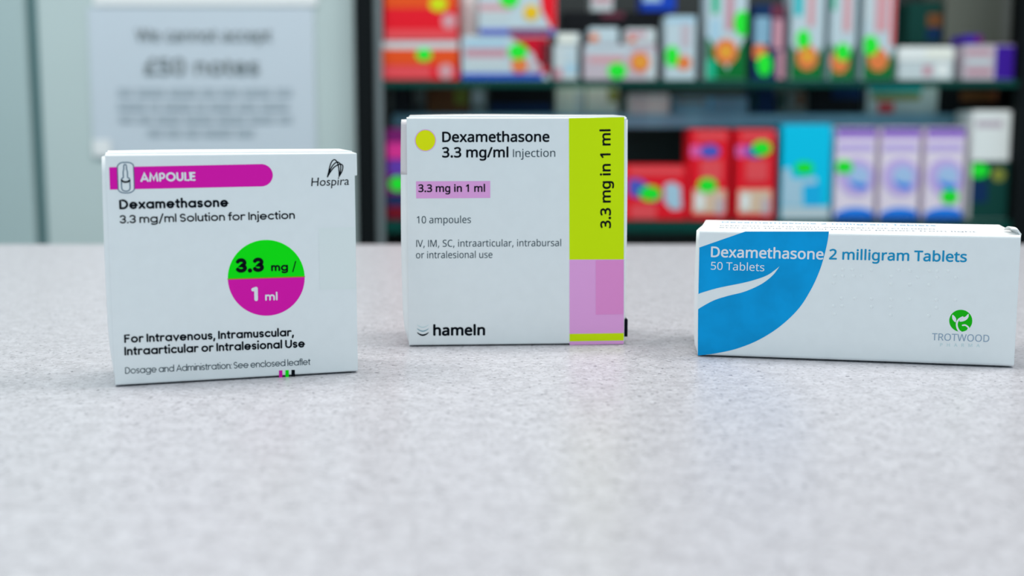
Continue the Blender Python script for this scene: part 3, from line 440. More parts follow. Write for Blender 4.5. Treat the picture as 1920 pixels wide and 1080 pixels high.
class Carton:
    def __init__(self, name, label, bl, br, tl, tr, depth, group=None):
        a, b = on_top(*bl), on_top(*br)
        self.W = (b - a).length; self.D = depth
        ang = math.atan2((b - a).y, (b - a).x)
        ux = Vector((math.cos(ang), math.sin(ang), 0)); uy = Vector((-math.sin(ang), math.cos(ang), 0))
        self.p0, self.ux, self.n = a, ux, -uy
        hs = []
        for q in (tl, tr):
            hs.append(self.hit(*q)[1])
        self.H = sum(hs) / 2
        mid = (a + b) / 2 + uy * depth / 2
        self.root = empty(name, mid, ang)
        tag(self.root, label, 'medicine box', group)
        print(name, 'W %.1f H %.1f mm ang %.1f' % (self.W * 1e3, self.H * 1e3, math.degrees(ang)), [round(h * 1e3, 1) for h in hs])
        self.fy = -depth / 2
    def hit(self, px, py):                       # pixel -> (x, z) on the front panel, x from its middle
        d = ray(px, py)
        t = (self.p0 - EYE).dot(self.n) / d.dot(self.n)
        h = EYE + d * t - self.p0
        return (h.dot(self.ux) - self.W / 2, h.z)
    def pts(self, P):                            # printed shapes stop at the folds
        k = self.W / 2 - 0.00005
        return [(max(-k, min(k, x)), z) for x, z in (self.hit(*p) for p in P)]
    def y(self, layer): return self.fy - 0.00004 * layer
    def poly(self, name, P, m, layer=1, label=None, raw=False):
        bm = bmesh.new(); flat_poly(bm, P if raw else self.pts(P), self.y(layer))
        return face_front(obj(name, bm, m, self.root, label=label))
    def polys(self, name, Ps, m, layer=1, label=None):
        bm = bmesh.new()
        for P in Ps: flat_poly(bm, P, self.y(layer))
        return face_front(obj(name, bm, m, self.root, label=label))
    def lines(self, name, Ls, w, m, layer=2, closed=False, taper=None, label=None, raw=False):
        bm = bmesh.new()
        for P in Ls: ribbon(bm, P if raw else self.pts(P), w, self.y(layer), closed=closed, caps=taper is None, taper=taper)
        return face_front(obj(name, bm, m, self.root, label=label))
    def text(self, name, runs, m, layer=3, label=None, up=False):
        """runs: (text, font, weight, baseline start px, baseline end px, cap height px)"""
        bm = bmesh.new()
        for (t, font, wt, p0, p1, cap, *kw) in runs:
            kw = kw[0] if kw else {}
            a, b = self.hit(*p0), self.hit(*p1)
            dx, dz = b[0] - a[0], b[1] - a[1]; L = math.hypot(dx, dz)
            ex = (dx / L, dz / L)
            if up: c_ = self.hit(p0[0] - cap, p0[1]); sy = abs(c_[0] - a[0])
            else: c_ = self.hit(p0[0], p0[1] - cap); sy = c_[1] - a[1]
            if font == 'stroke':
                S, w = stroke_text(t, wt, **kw)
                sx = L / w; wd = wt / 10 * (sx + sy) / 2
                mp = lambda q: (a[0] + ex[0] * q[0] * sx - ex[1] * q[1] * sy, a[1] + ex[1] * q[0] * sx + ex[0] * q[1] * sy)
                for k, (kind, P) in enumerate(S):
                    yy = self.y(layer) - 4e-6 * (k % 3)
                    if kind == 'ring': ribbon(bm, [mp(q) for q in P], wd, yy, closed=True)
                    elif kind == 'dot': flat_poly(bm, circle(*mp(P[0]), wd * 0.6, n=16), yy)
                    else: ribbon(bm, [mp(q) for q in P], wd, yy)
            else:
                F, w = outline_text(t, font, wt, **kw)
                sx = L / w
                for f in F:
                    bm.faces.new([bm.verts.new((a[0] + ex[0] * q[0] * sx - ex[1] * q[1] * sy, self.y(layer), a[1] + ex[1] * q[0] * sx + ex[0] * q[1] * sy)) for q in f])
                for P in OUTLINES:
                    ribbon(bm, [(a[0] + ex[0] * q[0] * sx - ex[1] * q[1] * sy, a[1] + ex[1] * q[0] * sx + ex[0] * q[1] * sy) for q in P], wt * (sx + sy), self.y(layer) - 4e-6, closed=True)
        return face_front(obj(name, bm, m, self.root, label=label))
    def body(self, bev=0.0006, inset=0.0, corner=0.0):
        """the wrapped carton: front, top, back and bottom panels with soft folds"""
        W, H, D = self.W, self.H, self.D
        bm = bmesh.new(); add_box(bm, -W / 2 + inset, W / 2 - inset, -D / 2, D / 2, 0.0005, H)
        along = lambda ax: [e for e in bm.edges if abs((e.verts[1].co - e.verts[0].co).normalized()[ax]) > 0.99 and e.calc_length() > 0.01]
        bmesh.ops.bevel(bm, geom=along(0), offset=bev, segments=4, profile=0.5, affect='EDGES')
        if corner:
            bmesh.ops.bevel(bm, geom=[e for e in along(2) if e.verts[0].co.x > 0], offset=corner, segments=6, profile=0.5, affect='EDGES')
        return obj('carton_body', bm, card, self.root, smooth=False)
    def end_panel(self, side, bulge, m, z0=0.0, z1=1.0, name='end_flap', lift=0.0, round_foot=0.0, label=None, peak=0.4):
        """a tucked end panel that bows outwards"""
        W, H, D = self.W, self.H, self.D
        bm = bmesh.new(); NY, NZ = 16, 14
        grid = []
        for i in range(NY + 1):
            t = i / NY; row = []
            for j in range(NZ + 1):
                q = z0 + (z1 - z0) * j / NZ
                z = 0.0008 + (H - 0.0016) * q
                r = max(0, 1 - z / round_foot) ** 2 if round_foot else 0
                bow = bulge * (math.sin(PI * t ** peak) * 0.85 + 0.15) * (1 - 0.95 * r) * (0.8 + 0.2 * math.sin(PI * q))
                row.append((side * (W / 2 - 0.0004 + bow + lift), -D / 2 + 0.0006 + (D - 0.0012) * t, z))
            grid.append(row)
        A = [[bm.verts.new(p) for p in r] for r in grid]
        B = [[bm.verts.new((p[0] - side * (0.0004 + lift), p[1], p[2])) for p in r] for r in grid]
        for i in range(NY):
            for j in range(NZ):
                bm.faces.new((A[i][j], A[i + 1][j], A[i + 1][j + 1], A[i][j + 1]))
                bm.faces.new((B[i][j], B[i][j + 1], B[i + 1][j + 1], B[i + 1][j]))
        rim = [(i, 0) for i in range(NY)] + [(NY, j) for j in range(NZ)] + [(i, NZ) for i in range(NY, 0, -1)] + [(0, j) for j in range(NZ, 0, -1)]
        for k in range(len(rim)):
            p, q = rim[k], rim[(k + 1) % len(rim)]
            bm.faces.new((A[p[0]][p[1]], B[p[0]][p[1]], B[q[0]][q[1]], A[q[0]][q[1]]))
        return obj(name, bm, m, self.root, smooth=True, label=label)
    def top_panel(self, lift, m=None, x0=0.002, x1=0.002, y0=0.0015):
        """the closing panel on the top, standing a little proud at the back"""
        W, H, D = self.W, self.H, self.D
        bm = bmesh.new(); N = 14
        rows = []
        for i in range(N + 1):
            x = -W / 2 + x0 + (W - x0 - x1) * i / N
            up = lift * (0.55 + 0.45 * math.sin(PI * i / N) + 0.12 * math.sin(7.1 * i / N))
            rows.append((x, up))
        for (ya, yb) in ((-D / 2 + y0, D / 2 - 0.0005),):
            V = [[bm.verts.new((x, y, H + (up if y == yb else up * 0.35) + dz)) for (y, dz) in ((ya, -0.0002), (yb, -0.0002), (yb, 0.0003), (ya, 0.0003))] for x, up in rows]
            for i in range(N):
                for k in range(4):
                    bm.faces.new((V[i][k], V[i][(k + 1) % 4], V[i + 1][(k + 1) % 4], V[i + 1][k]))
            bm.faces.new(V[0]); bm.faces.new(list(reversed(V[-1])))
        return obj('top_flap', bm, m or card, self.root)

# --- left carton: ampoules with the magenta band
c = Carton('ampoule_box', 'white square medicine box with a magenta band and a green and magenta circle',
           (216, 726), (671, 699), (206, 289.5), (668, 286), 0.027)
c.body()
c.top_panel(0.0004, x0=0.0006, x1=0.0004)
c.end_panel(-1, 0.0020, card, peak=0.3, round_foot=0.02)
c.end_panel(1, 0.0009, card)
# a curled corner of the lid at the right
bm = bmesh.new()
for k in range(1): add_box(bm, c.W / 2 - 0.0006, c.W / 2 + 0.0009, -c.D / 2 + 0.0004, c.D / 2 - 0.002, c.H - 0.0075, c.H - 0.0002, bev=0.0003, seg=2)
obj('tuck_tab', bm, card, c.root)
bandP = [(204.6, 313.6)] + [(490 + 21.5 * math.cos(math.radians(a)), 328.6 + 20.9 * math.sin(math.radians(a))) for a in range(-90, 91, 10)] + [(206.2, 355.6)]
c.poly('magenta_band', bandP, ink_magenta, 1, label='magenta band with a rounded right end')
icon = [(220.2, 318), (220.6, 311), (226, 305.6), (234, 304.6), (243, 305.0), (249.4, 309), (250.4, 316), (251.8, 351), (250.4, 357), (244, 361), (236, 361.8), (227.5, 360.6), (222, 356), (221.4, 350)]
icon = smooth_line(icon, 4, closed=True)
icon_o = c.poly('ampoule_icon', icon, card, 2, label='white rounded icon with a drawn ampoule')
r1 = c.lines('icon_rim', [icon], 0.00028, ink_line, 3, closed=True)
amp = smooth_line([(232.0, 311), (234.3, 308.2), (236.8, 310.6), (237.4, 317.6), (238.9, 322), (239.4, 332.5), (242.6, 334.4), (243.2, 339), (243.8, 353), (241, 357.4), (236, 358.4), (230.4, 356.8), (228.2, 352), (227.8, 339), (228.4, 334.4), (231.2, 332.6), (230.9, 322), (232.1, 317.6)], 4, closed=True)
r2 = c.lines('ampoule_outline', [amp], 0.00030, ink_line, 4, closed=True)
r3 = c.lines('ampoule_band', [smooth_line([(228.0, 338.2), (231.5, 340.6), (236, 341.2), (240, 340.4), (243.0, 338.2)], 5)], 0.00055, ink_black, 5)
under(icon_o, r1, r2, r3)
c.text('band_lettering', [('AMPOULE', 'stroke', 2.2, (263.4, 341.2), (367, 339.2), 17.2)], ink_white, 3)
c.text('title_lettering', [('Dexamethasone', 'stroke', 2.05, (223.8, 392.6), (428, 388.0), 18.6),
                           ('3.3 mg/ml Solution for Injection', 'stroke', 1.55, (224.4, 419), (553, 410.4), 15.4)], ink_black, 2)
disc = lambda a0, a1: [(499.2 + 72 * math.cos(math.radians(a)), 520.9 + 71 * math.sin(math.radians(a))) for a in range(a0, a1 + 1, 4)]
c.poly('green_half_circle', disc(178, 358), ink_green, 1, label='bright green upper half of the circle')
c.poly('magenta_half_circle', disc(-2, 178), ink_magenta, 1, label='magenta lower half of the circle')
c.lines('divider_line', [[(427.4, 523.3), (571, 518.6)]], 0.00034, ink_olive, 2)
c.text('strength_lettering', [('3.3', 'stroke', 2.5, (442.4, 511.6), (495, 509.4), 27), ('mg', 'stroke', 1.9, (508.4, 508.6), (540, 507.6), 15.2), ('/', 'stroke', 1.2, (548, 508), (555.5, 507.6), 17)], ink_black, 3)
c.text('volume_lettering', [('1', 'stroke', 2.5, (471.6, 564.8), (483.6, 564.4), 27), ('ml', 'stroke', 1.8, (497.0, 563.6), (520.6, 562.8), 15)], ink_white, 3)
c.text('route_lettering', [('For Intravenous, Intramuscular,', 'stroke', 1.95, (233, 643.2), (550.6, 630.2), 16.2),
                           ('Intraarticular or Intralesional Use', 'stroke', 1.95, (233.4, 666.6), (571.4, 651.4), 16.4)], ink_black, 2)
c.text('dosage_lettering', [('Dosage and Administration: See enclosed leaflet', 'stroke', 1.1, (234.8, 701), (581.6, 684), 12.6)], ink_navy, 2)
for nm, m, x in (('magenta_mark', ink_magenta, 523), ('green_mark', ink_green, 535), ('black_mark', ink_black, 546.4)):
    z = 694.6 - (x - 523) * 0.04
    c.poly('colour_code_mark', [(x, z), (x + 6.4, z - 0.3), (x + 6.6, z + 15.4), (x + 0.3, z + 15.8)], m, 1, label=nm.replace('_', ' ') + ' of the colour code')
c.poly('clear_seal', [(597, 427.6), (669.6, 425.6), (670, 541.6), (600, 542.6)], seal_m, 1, label='clear tape seal round the right edge')

c.text('maker_lettering', [('Hospira', HUMAN, -0.012, (583.4, 349.0), (654.4, 346.6), 15.6, {'slant': 0.12})], ink_black, 2)
hp = lambda P: [(570 + a / 10.8, 270 + b / 10.8) for a, b in P]
arcs = [[(474, 668), (500, 560), (530, 430), (570, 345), (616, 318), (655, 345), (690, 420), (708, 540), (712, 655)],
        [(474, 668), (515, 555), (570, 450), (630, 385), (680, 366), (722, 390), (742, 440), (738, 540), (714, 650)],
        [(474, 668), (530, 570), (600, 480), (670, 430), (735, 408), (778, 428), (786, 480), (765, 560), (708, 660)]]
logo_h = c.lines('maker_logo', [hp(smooth_line(a, 6)) for a in arcs], 0.00036, ink_black, 2, label='black arched line logo')
under(logo_h, c.polys('logo_tip', [c.pts(hp([(474, 672), (492, 590), (535, 560)])), c.pts(hp([(704, 668), (708, 585), (748, 575)]))], ink_black, 3))

# --- middle carton: yellow green stripe
c = Carton('ampoule_box', 'white square medicine box with a yellow green and pink side stripe',
           (767, 650.4), (1170, 646), (767, 221), (1172, 219), 0.034)
c.body()
c.top_panel(0.0008, x0=0.0008, x1=0.0002)
under(c.end_panel(-1, 0.0030, card, peak=0.3, round_foot=0.012), c.end_panel(-1, 0.0030, card_edge, 0.76, 0.992, 'end_flap_print', 0.0001, label='pinkish grey printed strip on the end flap', peak=0.3))
c.end_panel(1, 0.0016, card)
c.poly('yellow_green_stripe', [(1066.6, 221.6), (1170.6, 219.4), (1169.8, 486.4), (1067.6, 486.8)], ink_lime, 1, label='yellow green stripe')
c.poly('pink_stripe', [(1067.6, 486.8), (1169.8, 486.4), (1169.6, 624.4), (1067.8, 626)], ink_pink, 1, label='pink stripe under the yellow green')
c.poly('stripe_foot', [(1067.8, 626), (1169.6, 624.4), (1169.4, 638.4), (1067.8, 640)], ink_lime, 1, label='thin yellow green stripe at the foot')
c.poly('stripe_hem', [(1067.8, 640.2), (1169.4, 638.6), (1169.4, 645), (1067.8, 646.8)], ink_pink, 1, label='thin pink stripe at the bottom fold')
c.poly('rose_patch', [(1117, 488), (1169.4, 487.6), (1169, 589), (1117, 590)], ink_rose, 2, label='rose tinted patch on the pink stripe')
r1 = c.poly('dot_rim', circle(797.6, 263.2, 19.8, 20.6), ink_pink, 1)
under(c.poly('colour_dot', circle(797.6, 263.2, 18.4, 19.2), ink_dot, 2, label='round yellow dot with a pink rim'), r1)
c.text('title_lettering', [('Dexamethasone', SANS, 0.037, (829.8, 266.0), (1029.6, 265.4), 18.4),
                           ('3.3 mg/ml', SANS, 0.037, (829.6, 294.8), (952.6, 294.6), 18.2)], ink_black, 2)
c.text('form_lettering', [('Injection', SANS, -0.006, (962, 294.6), (1041, 294), 14.8)], ink_navy, 2)
c.poly('pink_strength_label', [(780, 340), (919.2, 339.4), (919.4, 371.2), (780.2, 372.0)], ink_pink, 1, label='pink strength panel')
c.text('strength_lettering', [('3.3 mg in 1 ml', SANS, 0.037, (784.8, 359.8), (909, 359.4), 13.6)], ink_black, 2)
c.text('content_lettering', [('10 ampoules', SANS, -0.004, (781.6, 418.8), (883, 418.2), 13.4)], ink_navy, 2)
c.text('route_lettering', [('IV, IM, SC, intraarticular, intrabursal', SANS, -0.002, (780.6, 463), (1052, 461.6), 13.0),
                           ('or intralesional use', SANS, -0.002, (780, 484.4), (923.2, 483.6), 12.8)], ink_navy, 2)
c.text('side_lettering', [('3.3 mg in 1 ml', SANS, 0.037, (1144.8, 427.2), (1144.2, 243.0), 18.4)], ink_black, 2, up=True)
c.text('maker_lettering', [('hameln', SANS, 0.05, (813.2, 628.6), (908.6, 628.0), 18.6)], ink_black, 2)
bow = lambda zz: smooth_line([(782.2, zz - 5), (787, zz - 1.6), (792.6, zz), (798.6, zz - 1.6), (803.6, zz - 5)], 5)
tp = lambda t: 0.35 + 0.65 * math.sin(PI * t)
c.lines('logo_arc', [bow(628.4)], 0.0006, ink_black, 2, taper=tp, label='black lowest arc of the logo')
c.lines('logo_arc', [bow(621.0)], 0.00038, ink_mid, 2, taper=tp, label='teal grey middle arc of the logo')
c.lines('logo_arc', [bow(613.8)], 0.00028, ink_pale, 2, taper=tp, label='pale top arc of the logo')
# thin black block against the right side panel, near its foot
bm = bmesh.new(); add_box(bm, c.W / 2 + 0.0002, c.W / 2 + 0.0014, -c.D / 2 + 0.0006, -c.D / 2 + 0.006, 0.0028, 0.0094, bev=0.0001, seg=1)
obj('side_mark', bm, ink_black, c.root, label='black mark on the right side')

# --- right carton: tablets
c = Carton('tablet_box', 'long low white medicine box with a sea blue swoosh, lying at the right',
           (1307, 668.6), (1901, 690.6), (1307, 431), (1906, 441), 0.044)
c.body(bev=0.0011, corner=0.0022)
c.end_panel(-1, 0.0022, card, peak=0.35, round_foot=0.006)
c.end_panel(1, 0.0010, card, peak=0.35, round_foot=0.006)
# curled flap corner at the upper right and the ear of the left flap
bm = bmesh.new()
prof = [(0.0000, -0.0030), (0.0004, 0.0004), (-0.0008, 0.0022), (-0.0026, 0.0024)]
N = 10
E = []
for i in range(N + 1):
    t = i / N; y = -c.D / 2 + 0.0015 + 0.013 * t; k = math.sin(PI * min(1, 0.25 + 0.75 * t)) ** 0.5 if t < 1 else 0.0
    E.append([(c.W / 2 + dx, y, c.H + dz * (0.3 + 0.7 * k)) for dx, dz in prof])
A = [[bm.verts.new(p) for p in r] for r in E]
B = [[bm.verts.new((p[0] - 0.00045, p[1], p[2] - 0.0003)) for p in r] for r in E]
for i in range(N):
    for j in range(3):
        bm.faces.new((A[i][j], A[i + 1][j], A[i + 1][j + 1], A[i][j + 1]))
        bm.faces.new((B[i][j], B[i][j + 1], B[i + 1][j + 1], B[i + 1][j]))
    for j in (0, 3): bm.faces.new((A[i][j], B[i][j], B[i + 1][j], A[i + 1][j]))
for i in (0, N):
    for j in range(3): bm.faces.new((A[i][j], A[i][j + 1], B[i][j + 1], B[i][j]))
obj('flap_ear', bm, card, c.root, smooth=True, label='curled white corner of the end flap')
edge_curve = smooth_line([(1554.4, 434), (1551, 456), (1544, 484.7), (1535.5, 510.6), (1521, 542), (1498, 578), (1463.7, 611), (1423.5, 636.8), (1380.5, 654), (1337.4, 663.3), (1308.4, 666.4)], 6)
up = smooth_line([(1307.6, 551.3), (1346, 540), (1394.8, 530), (1423.5, 522), (1440.7, 514.9), (1452, 507), (1461.6, 499.4)], 5)
lo = smooth_line([(1461.6, 499.4), (1452, 512.8), (1440.7, 523.5), (1423.5, 535), (1394.8, 547.3), (1366, 554.5), (1337.4, 563.7), (1307.8, 580)], 5)
c.poly('blue_field', [(1307.4, 464), (1397.7, 434)] + edge_curve + list(reversed(lo))[:-1] + list(reversed(up)), ink_blue, 1, label='sea blue field with a white leaf shaped gap')
c.text('title_lettering', [('Dexamethasone', SANS, 0.028, (1333.4, 481.6), (1543.4, 486.2), 19)], ink_white, 2, label='white title letters on the blue field')
c.text('content_lettering', [('50 Tablets', SANS, -0.002, (1332.8, 505.4), (1433, 508.6), 14.6)], ink_white, 2)
c.text('strength_lettering', [('2 milligram Tablets', SANS, 0.028, (1555, 486.0), (1812, 491.0), 18.6)], ink_teal, 2, label='teal blue letters')
gx, gy, gr = 1801.4, 602.0, 21.6
logo_o = c.poly('logo_disc', circle(gx, gy - 0.6, 21.6, 20.6), ink_leaf, 1, label='green logo disc with a white sprout')
sx, sy = 1720, 560
lp = lambda P: [(sx + a / 7.715, sy + b / 7.715) for a, b in P]
under(logo_o, c.poly('logo_leaf', lp(smooth_line([(508, 232), (545, 262), (562, 300), (553, 340), (522, 318), (503, 280)], 4, closed=True)), ink_white, 2))
under(logo_o, c.poly('logo_leaf', lp(smooth_line([(738, 218), (740, 262), (715, 300), (670, 325), (625, 332), (608, 322), (640, 282), (700, 255)], 4, closed=True)), ink_white, 2))
under(logo_o, c.lines('logo_stem', [lp(smooth_line([(655, 268), (600, 300), (572, 350), (575, 410), (600, 462), (625, 478)], 5))], 0.00062, ink_white, 2))
under(logo_o, c.lines('logo_stem', [lp(smooth_line([(655, 385), (690, 382), (722, 400), (740, 425), (730, 452)], 5))], 0.00052, ink_white, 2))
c.text('maker_lettering', [('TROTWOOD', SANS, -0.018, (1747.2, 637.8), (1854.6, 641.2), 13)], ink_grey, 2)
c.text('maker_subline', [('PHARMA', SANS, -0.02, (1762.6, 649.4), (1837, 650.8), 6, {'track': 0.95})], ink_pale, 2)
# raised braille on the right half
dots = []
rows = {505: (1580, 1598, 1634, 1685, 1706, 1743, 1757, 1778), 517: (1565, 1580, 1601, 1615, 1671, 1721, 1757, 1792), 531: (1563, 1671, 1706, 1742),
        559: (1578, 1603, 1634, 1671, 1706, 1756, 1791), 574: (1563, 1579, 1634, 1670, 1756), 589: (1565, 1670, 1741)}
bm = bmesh.new()
for yy, xs in rows.items():
    for x in xs:
        cx, cz = c.hit(x, yy + (x - 1560) * 0.018)
        r = bmesh.ops.create_uvsphere(bm, u_segments=12, v_segments=8, radius=0.0006)
        for v in r['verts']: v.co = Vector((v.co.x + cx, c.fy + v.co.y * 0.18, v.co.z + cz))
obj('braille', bm, card, c.root, smooth=True, label='rows of raised white braille dots')
# small print on the top panel
def top_text(name, t, wt, x0, x1, ypos, cap, m):
    F, w = outline_text(t, SANS, wt); s = (x1 - x0) / w
    bm = bmesh.new()
    for f in F: bm.faces.new([bm.verts.new((x0 + q[0] * s, ypos + q[1] * cap, c.H + 0.00006)) for q in f])
    o = obj(name, bm, m, c.root)
    bm = bmesh.new(); bm.from_mesh(o.data)
    for f in bm.faces:
        f.normal_update()
        if f.normal.z < 0: f.normal_flip()
    bm.to_mesh(o.data); bm.free()
W = c.W
top_text('top_title_lettering', 'Dexamethasone 2 milligram Tablets', 0.0, -W * 0.44, W * 0.28, 0.0095, 0.0042, ink_teal)
top_text('warning_lettering', 'KEEP OUT OF THE SIGHT AND REACH OF CHILDREN', 0.0, -W * 0.44, W * 0.26, -0.0050, 0.0024, ink_line)
top_text('storage_lettering', 'Store in the original pack to protect from light', 0.0, -W * 0.44, W * 0.38, -0.0130, 0.0024, ink_line)

# ---------------------------------------------------------------- paper notice on the panel
PY = WY - 0.0012
paper = mat('notice_paper', rgb(176, 184, 192), 0.6, 0.3)
notice_ink = mat('notice_ink', (0.20, 0.23, 0.24, 1), 0.6)
small_ink = mat('notice_small_ink', rgb(150, 160, 168), 0.6)
a, b = at(176, 291, PY), at(588, 14, PY)
nx, nz = (a.x + b.x) / 2, a.z
no = empty('paper_notice', (nx, PY, nz)); tag(no, 'white paper notice about notes taped to the pale green panel', 'notice')
W, H = b.x - a.x, b.z - a.z
bm = bmesh.new(); N = 20; rows = []
for i in range(N + 1):
    x = -W / 2 + W * i / N
    rows.append([bm.verts.new((x, y - 0.0012 * (abs(2 * i / N - 1) ** 3) * k, z)) for (y, z, k) in ((-0.0003, 0, 1.0), (-0.0003, H, 0.3), (0.0001, H, 0.3), (0.0001, 0, 1.0))])
for i in range(N):
    for k in range(4): bm.faces.new((rows[i][k], rows[i][(k + 1) % 4], rows[i + 1][(k + 1) % 4], rows[i + 1][k]))
bm.faces.new(rows[0]); bm.faces.new(list(reversed(rows[-1])))
obj('sheet', bm, paper, no)
def plane_text(name, runs, m, parent, Y, x0, z0):
    bm = bmesh.new()
    for t, wt, pa, pb, cap in runs:
        A, B = at(*pa, Y), at(*pb, Y); sy = at(pa[0], pa[1] - cap, Y).z - A.z
        F, w = outline_text(t, SANS, wt); s = (B.x - A.x) / w
        for f in F: bm.faces.new([bm.verts.new((A.x - x0 + q[0] * s, -0.0022, A.z - z0 + q[1] * sy)) for q in f])
        for P in OUTLINES: ribbon(bm, [(A.x - x0 + q[0] * s, A.z - z0 + q[1] * sy) for q in P], wt * (s + sy), -0.00225, closed=True)
    return face_front(obj(name, bm, m, parent))
plane_text('heading_lettering', [('We cannot accept', 0.020, (256, 77), (510, 74), 23), ], notice_ink, no, PY, nx, nz)
plane_text('amount_lettering', [('£50 notes', 0.026, (272, 139), (486, 137), 29)], notice_ink, no, PY, nx, nz)
bm = bmesh.new(); rnd = random.Random(3)
for (yy, x0, x1) in ((172, 222, 548), (198, 222, 552), (222, 224, 548), (247, 278, 476)):
    x = x0
    while x < x1 - 8:
        w = min(rnd.choice((16, 26, 34, 44, 52)), x1 - x)
        A, B = at(x, yy + 7, PY), at(x + w, yy - 7, PY)
        flat_poly(bm, [(A.x - nx, A.z - nz), (B.x - nx, A.z - nz), (B.x - nx, B.z - nz), (A.x - nx, B.z - nz)], -0.0022)
        x += w + 9
face_front(obj('small_print', bm, small_ink, no, label='four lines of small grey print'))
tape = mat('white_tape', rgb(226, 232, 234), 0.3)
for nm, (x0, y0, x1, y1) in (('left', (176, 262, 208, 293)),):
    A, B = at(x0, y1, PY), at(x1, y0, PY)
    boxobj('corner_tape', (A.x - nx, B.x - nx, -0.0030, -0.0024, A.z - nz, B.z - nz), tape, no, label='white tape on the lower left corner')
A, B = at(176, 11, PY), at(592, -150, PY)
bm = bmesh.new(); add_box(bm, A.x, B.x, WY - 0.0030, WY - 0.0003, A.z, B.z, bev=0.0005)  # thin bright white strip just above the notice
tag(obj('notice_top_strip', bm, mat('bright_white_strip', (0.88, 0.88, 0.88, 1), 0.25)), 'bright white strip directly above the notice about notes', 'paper sheet')

# ---------------------------------------------------------------- shelving
black_metal = mat('black_metal_frame', (0.006, 0.008, 0.009, 1), 0.55, 0.08)
rail_grey = mat('grey_rail', rgb(104, 112, 114), 0.4)
back_dark = mat('dark_back_panel', (0.028, 0.034, 0.034, 1), 0.6)
slate = mat('slate_blue_board', rgb(132, 176, 196), 0.5)
edge_green = mat('dark_green_glass_edge', (0.0, 0.055, 0.042, 1), 0.4, 0.2)
glass = bpy.data.materials.new('green_tinted_glass'); glass.use_nodes = True
gn = glass.node_tree; gn.nodes.remove(gn.nodes['Principled BSDF'])
tr = gn.nodes.new('ShaderNodeBsdfTransparent'); tr.inputs[0].default_value = (0.80, 0.94, 0.89, 1)
gl = gn.nodes.new('ShaderNodeBsdfGlossy'); gl.inputs['Roughness'].default_value = 0.05; gl.inputs['Color'].default_value = (0.8, 0.95, 0.9, 1)
fr = gn.nodes.new('ShaderNodeFresnel'); fr.inputs[0].default_value = 1.45
ms = gn.nodes.new('ShaderNodeMixShader')
gn.links.new(fr.outputs[0], ms.inputs[0]); gn.links.new(tr.outputs[0], ms.inputs[1]); gn.links.new(gl.outputs[0], ms.inputs[2])
gn.links.new(ms.outputs[0], gn.nodes['Material Output'].inputs['Surface'])

SY = SH + 0.012                                 # front row of packs
BACK = SH + 0.30
UP = at(960, 150.5, SY).z                       # top of the upper glass shelf
LOW = at(960, 412.5, SY).z                      # top of the lower glass shelf
xl0, xl1, xl2 = at(668, 230, SH).x, at(703, 230, SH).x, at(718, 230, SH).x
xr1, xr2 = at(1908, 230, SH).x, at(2012, 230, SH).x
su = empty('display_shelving', ((xl0 + xr2) / 2, SH + 0.15, 0))
tag(su, 'black framed pharmacy shelving with a dark back behind the counter', 'shelving')
ox, oy = su.location.x, su.location.y
def part(name, x0, x1, y0, y1, z0, z1, m, bev=0.001, label=None):
    return boxobj(name, (x0 - ox, x1 - ox, y0 - oy, y1 - oy, z0, z1), m, su, bev=bev, label=label)
part('upright', xl0, xl1, SH - 0.005, SH + 0.03, 0, 2.1, black_metal)
part('upright', xr1, xr2, SH - 0.005, SH + 0.03, 0, 2.1, black_metal)
part('side_panel', xl0, xl0 + 0.008, SH + 0.031, BACK, 0, 2.1, black_metal)
part('side_panel', xr2 - 0.008, xr2, SH + 0.031, BACK, 0, 2.1, black_metal)
part('shelf_rail', xl1 + 0.0005, xl2, SH + 0.002, SH + 0.010, 0.1, 2.1, rail_grey, label='grey upright shelf rail')
part('back_panel', xl0 + 0.009, xr2 - 0.009, BACK - 0.01, BACK, 0, 2.1, back_dark)
part('plinth', xl1 + 0.001, xr1 - 0.001, SH + 0.02, BACK - 0.011, 0, 0.1, black_metal)
RZ = at(960, 214, SH + 0.11).z
rb0 = at(960, 240, SH + 0.11).z
part('riser_board', xl2 + 0.002, xr1 - 0.002, SH + 0.11, BACK - 0.011, rb0, RZ, slate, label='slate blue back ledge between the glass shelves')
def gshelf(ztop, y1, label):
    t = (ztop - at(960, y1, SH).z)
    o = empty('glass_shelf', ((xl2 + xr1) / 2, SH + 0.14, ztop - t)); tag(o, label, 'glass shelf', 'green edged glass shelves')
    hw = (xr1 - xl2) / 2 - 0.001; d = (BACK - 0.012 - SH - 0.004) / 2
    x = 0.0
    boxobj('pane', (x - hw, x + hw, -0.136, 0.14, 0.0003, t), glass, o)
    boxobj('polished_edge', (x - hw, x + hw, -0.1385, -0.1363, 0.0003, t), edge_green, o, label='dark green polished glass edge')
gshelf(UP, 163.5, 'upper glass shelf with a dark green edge, tall white packs on it')
gshelf(LOW, 436, 'lower glass shelf with a dark green edge, red and lilac packs on it')

